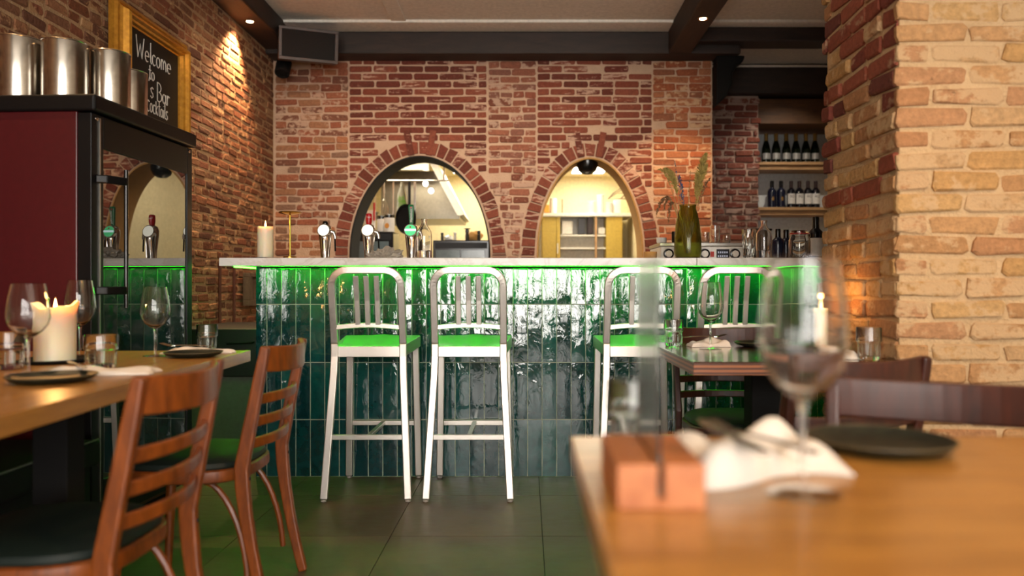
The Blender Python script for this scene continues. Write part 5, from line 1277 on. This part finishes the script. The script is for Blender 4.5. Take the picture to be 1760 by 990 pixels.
# storage unit with yellow doors seen through the narrower arch
su = thing('storage_cabinet', 'yellow-doored storage cabinet with open shelves in the kitchen', 'cabinet', (0.68, 9.45, 0))
s_9 = FPX/9.4; s_ = s_9; qx = lambda px: (px-CX)/s_9-0.68; qz = lambda py: HC+(CY-py)/s_9+0.0
MB().box(-0.52, 0.50, 0.25, 0.50, 0.0, qz(372)).build('carcass_back', M['white_paint'], su)
MB().box(-0.60, 0.60, -0.06, 0.50, qz(372), qz(366)).build('top_shelf', M['white_plastic'], su, bevel=0.003)
for a_, b_ in ((932, 956), (956.6, 963), (1042, 1070)): MB().box(qx(a_), qx(b_), -0.03, 0.25, 0.0, qz(372.5)).build('door', M['yellow_door'], su, bevel=0.003)
for py in (403, 425): MB().box(qx(963.5), qx(1041.5), -0.02, 0.25, qz(py)-0.02, qz(py)).build('shelf_board', M['white_plastic'], su)
MB().box(qx(1022.5), qx(1026), -0.05, -0.03, 0.0, qz(372.5)).build('wood_post', M['shelf_wood'], su)
MB().tube([(qx(958.5), -0.045, qz(436)), (qx(958.5), -0.045, qz(418))], 0.008, 8).build('door_handle', M['white_plastic'], su)
def kbox(px0, px1, py0, py1, Y, m, label, name, cat, d=0.15, bevel=0.004):
    s_ = FPX/Y; x0, x1 = (px0-CX)/s_, (px1-CX)/s_; za, zb = HC+(CY-py1)/s_, HC+(CY-py0)/s_
    return solo(MB().box(-(x1-x0)/2, (x1-x0)/2, 0, d, 0, zb-za), name, m, ((x0+x1)/2, Y, za), label, cat, bevel=bevel)
def dishes(px, n, r, label):
    t = thing('plate_stack', label, 'plates', (bxy(px, 9.6), 9.6, qz(366)), 0, 'stacks of white plates on the kitchen shelf')
    for k in range(n): MB().lathe([(0, 0), (r*0.6, 0), (r, 0.014), (r*0.98, 0.018), (r*0.58, 0.005), (0, 0.005)], 24, (0, 0, k*0.016)).build('plate', M['white_plastic'], t, smooth=True)
dishes(1016, 10, 0.055, 'stack of white plates beside the wooden post'); dishes(1032, 15, 0.05, 'tallest stack of white plates on the kitchen shelf'); dishes(1047, 9, 0.05, 'lower stack of white plates beside the tallest one')
jar(951, 9.6, qz(366), 0.045, 0.20, 'large pale jar on the kitchen shelf above the yellow door', 'white_plastic', 'white_plastic', 'jars on the kitchen shelf')
kbox(936, 944, 352, 366, 9.55, 'orange_food', 'small orange box on the end of the kitchen shelf', 'food_box', 'box')
kbox(1056, 1067, 343, 366, 9.55, 'paper', 'white box on the kitchen shelf by the wall rack', 'white_box', 'box')
b = thing('serving_trays', 'dark flat trays lying on the kitchen shelf', 'trays', (bxy(975, 9.6), 9.6, qz(366)))
MB().box(-0.06, 0.06, -0.1, 0.1, 0, 0.012).build('tray', M['old_wood'], b)
MB().tube([(-0.062, 0, 0.0), (-0.062, 0, 0.19)], 0.006, 8).build('tray_divider', M['old_wood'], b)
kbox(966, 984, 380, 402, 9.46, 'white_plastic', 'white box in the upper compartment of the storage cabinet', 'storage_box', 'box'); kbox(994, 1006, 375, 402, 9.46, 'display', 'dark packet in the upper compartment of the storage cabinet', 'coffee_packet', 'packet'); kbox(1010, 1019, 373, 402, 9.46, 'maroon_foil', 'maroon packet beside the wooden post', 'tea_packet', 'packet'); kbox(1028, 1040, 391, 402, 9.46, 'white_plastic', 'white tub beside the wooden post in the storage cabinet', 'white_tub', 'tub')
jar(972, 9.2, KZ+0.02, 0.06, 0.20, 'orange preserve jar in front of the yellow cabinet', 'orange_food', 'orange_food', 'food tubs on the kitchen table')
jar(995, 9.2, KZ+0.02, 0.085, 0.16, 'wide pale tub in front of the storage cabinet', 'white_plastic', 'paper', 'food tubs on the kitchen table')
jar(1035, 9.2, KZ+0.02, 0.05, 0.14, 'small tan tub on the kitchen table', 'white_plastic', 'cork', 'food tubs on the kitchen table')
jar(1053, 9.1, KZ+0.02, 0.058, 0.14, 'blue container with a dark lid on the kitchen table', 'black_gloss', 'blue_plastic', 'food tubs on the kitchen table')
jar(1071, 9.1, KZ+0.02, 0.05, 0.13, 'black container beside the blue one on the kitchen table', 'black_gloss', 'black_gloss', 'food tubs on the kitchen table')
kt = thing('kitchen_table', 'steel kitchen table in front of the yellow cabinet', 'table', (0.75, 9.15, 0))
MB().box(-0.55, 0.52, -0.18, 0.22, KZ-0.02, KZ+0.02).build('table_top', M['steel_satin'], kt)
for x in (-0.5, 0.47):
    for y in (-0.15, 0.18): MB().box(x-0.02, x+0.02, y-0.02, y+0.02, 0, KZ-0.02).build('leg', M['steel_satin'], kt)
rk = thing('wall_rack', 'brown metal bracket rack high on the kitchen wall', 'rack', (1.30, 8.9, 1.95))
for y in (0.0, 0.55):
    MB().tube([(0, y, 0.0), (0, y, 0.33), (-0.30, y, 0.12), (0, y, 0.12)], 0.009, 6).build('bracket', M['old_wood'], rk)
for x in (-0.30, -0.15, -0.02): MB().tube([(x, 0, 0.12), (x, 0.55, 0.12)], 0.008, 6).build('rack_bar', M['old_wood'], rk)
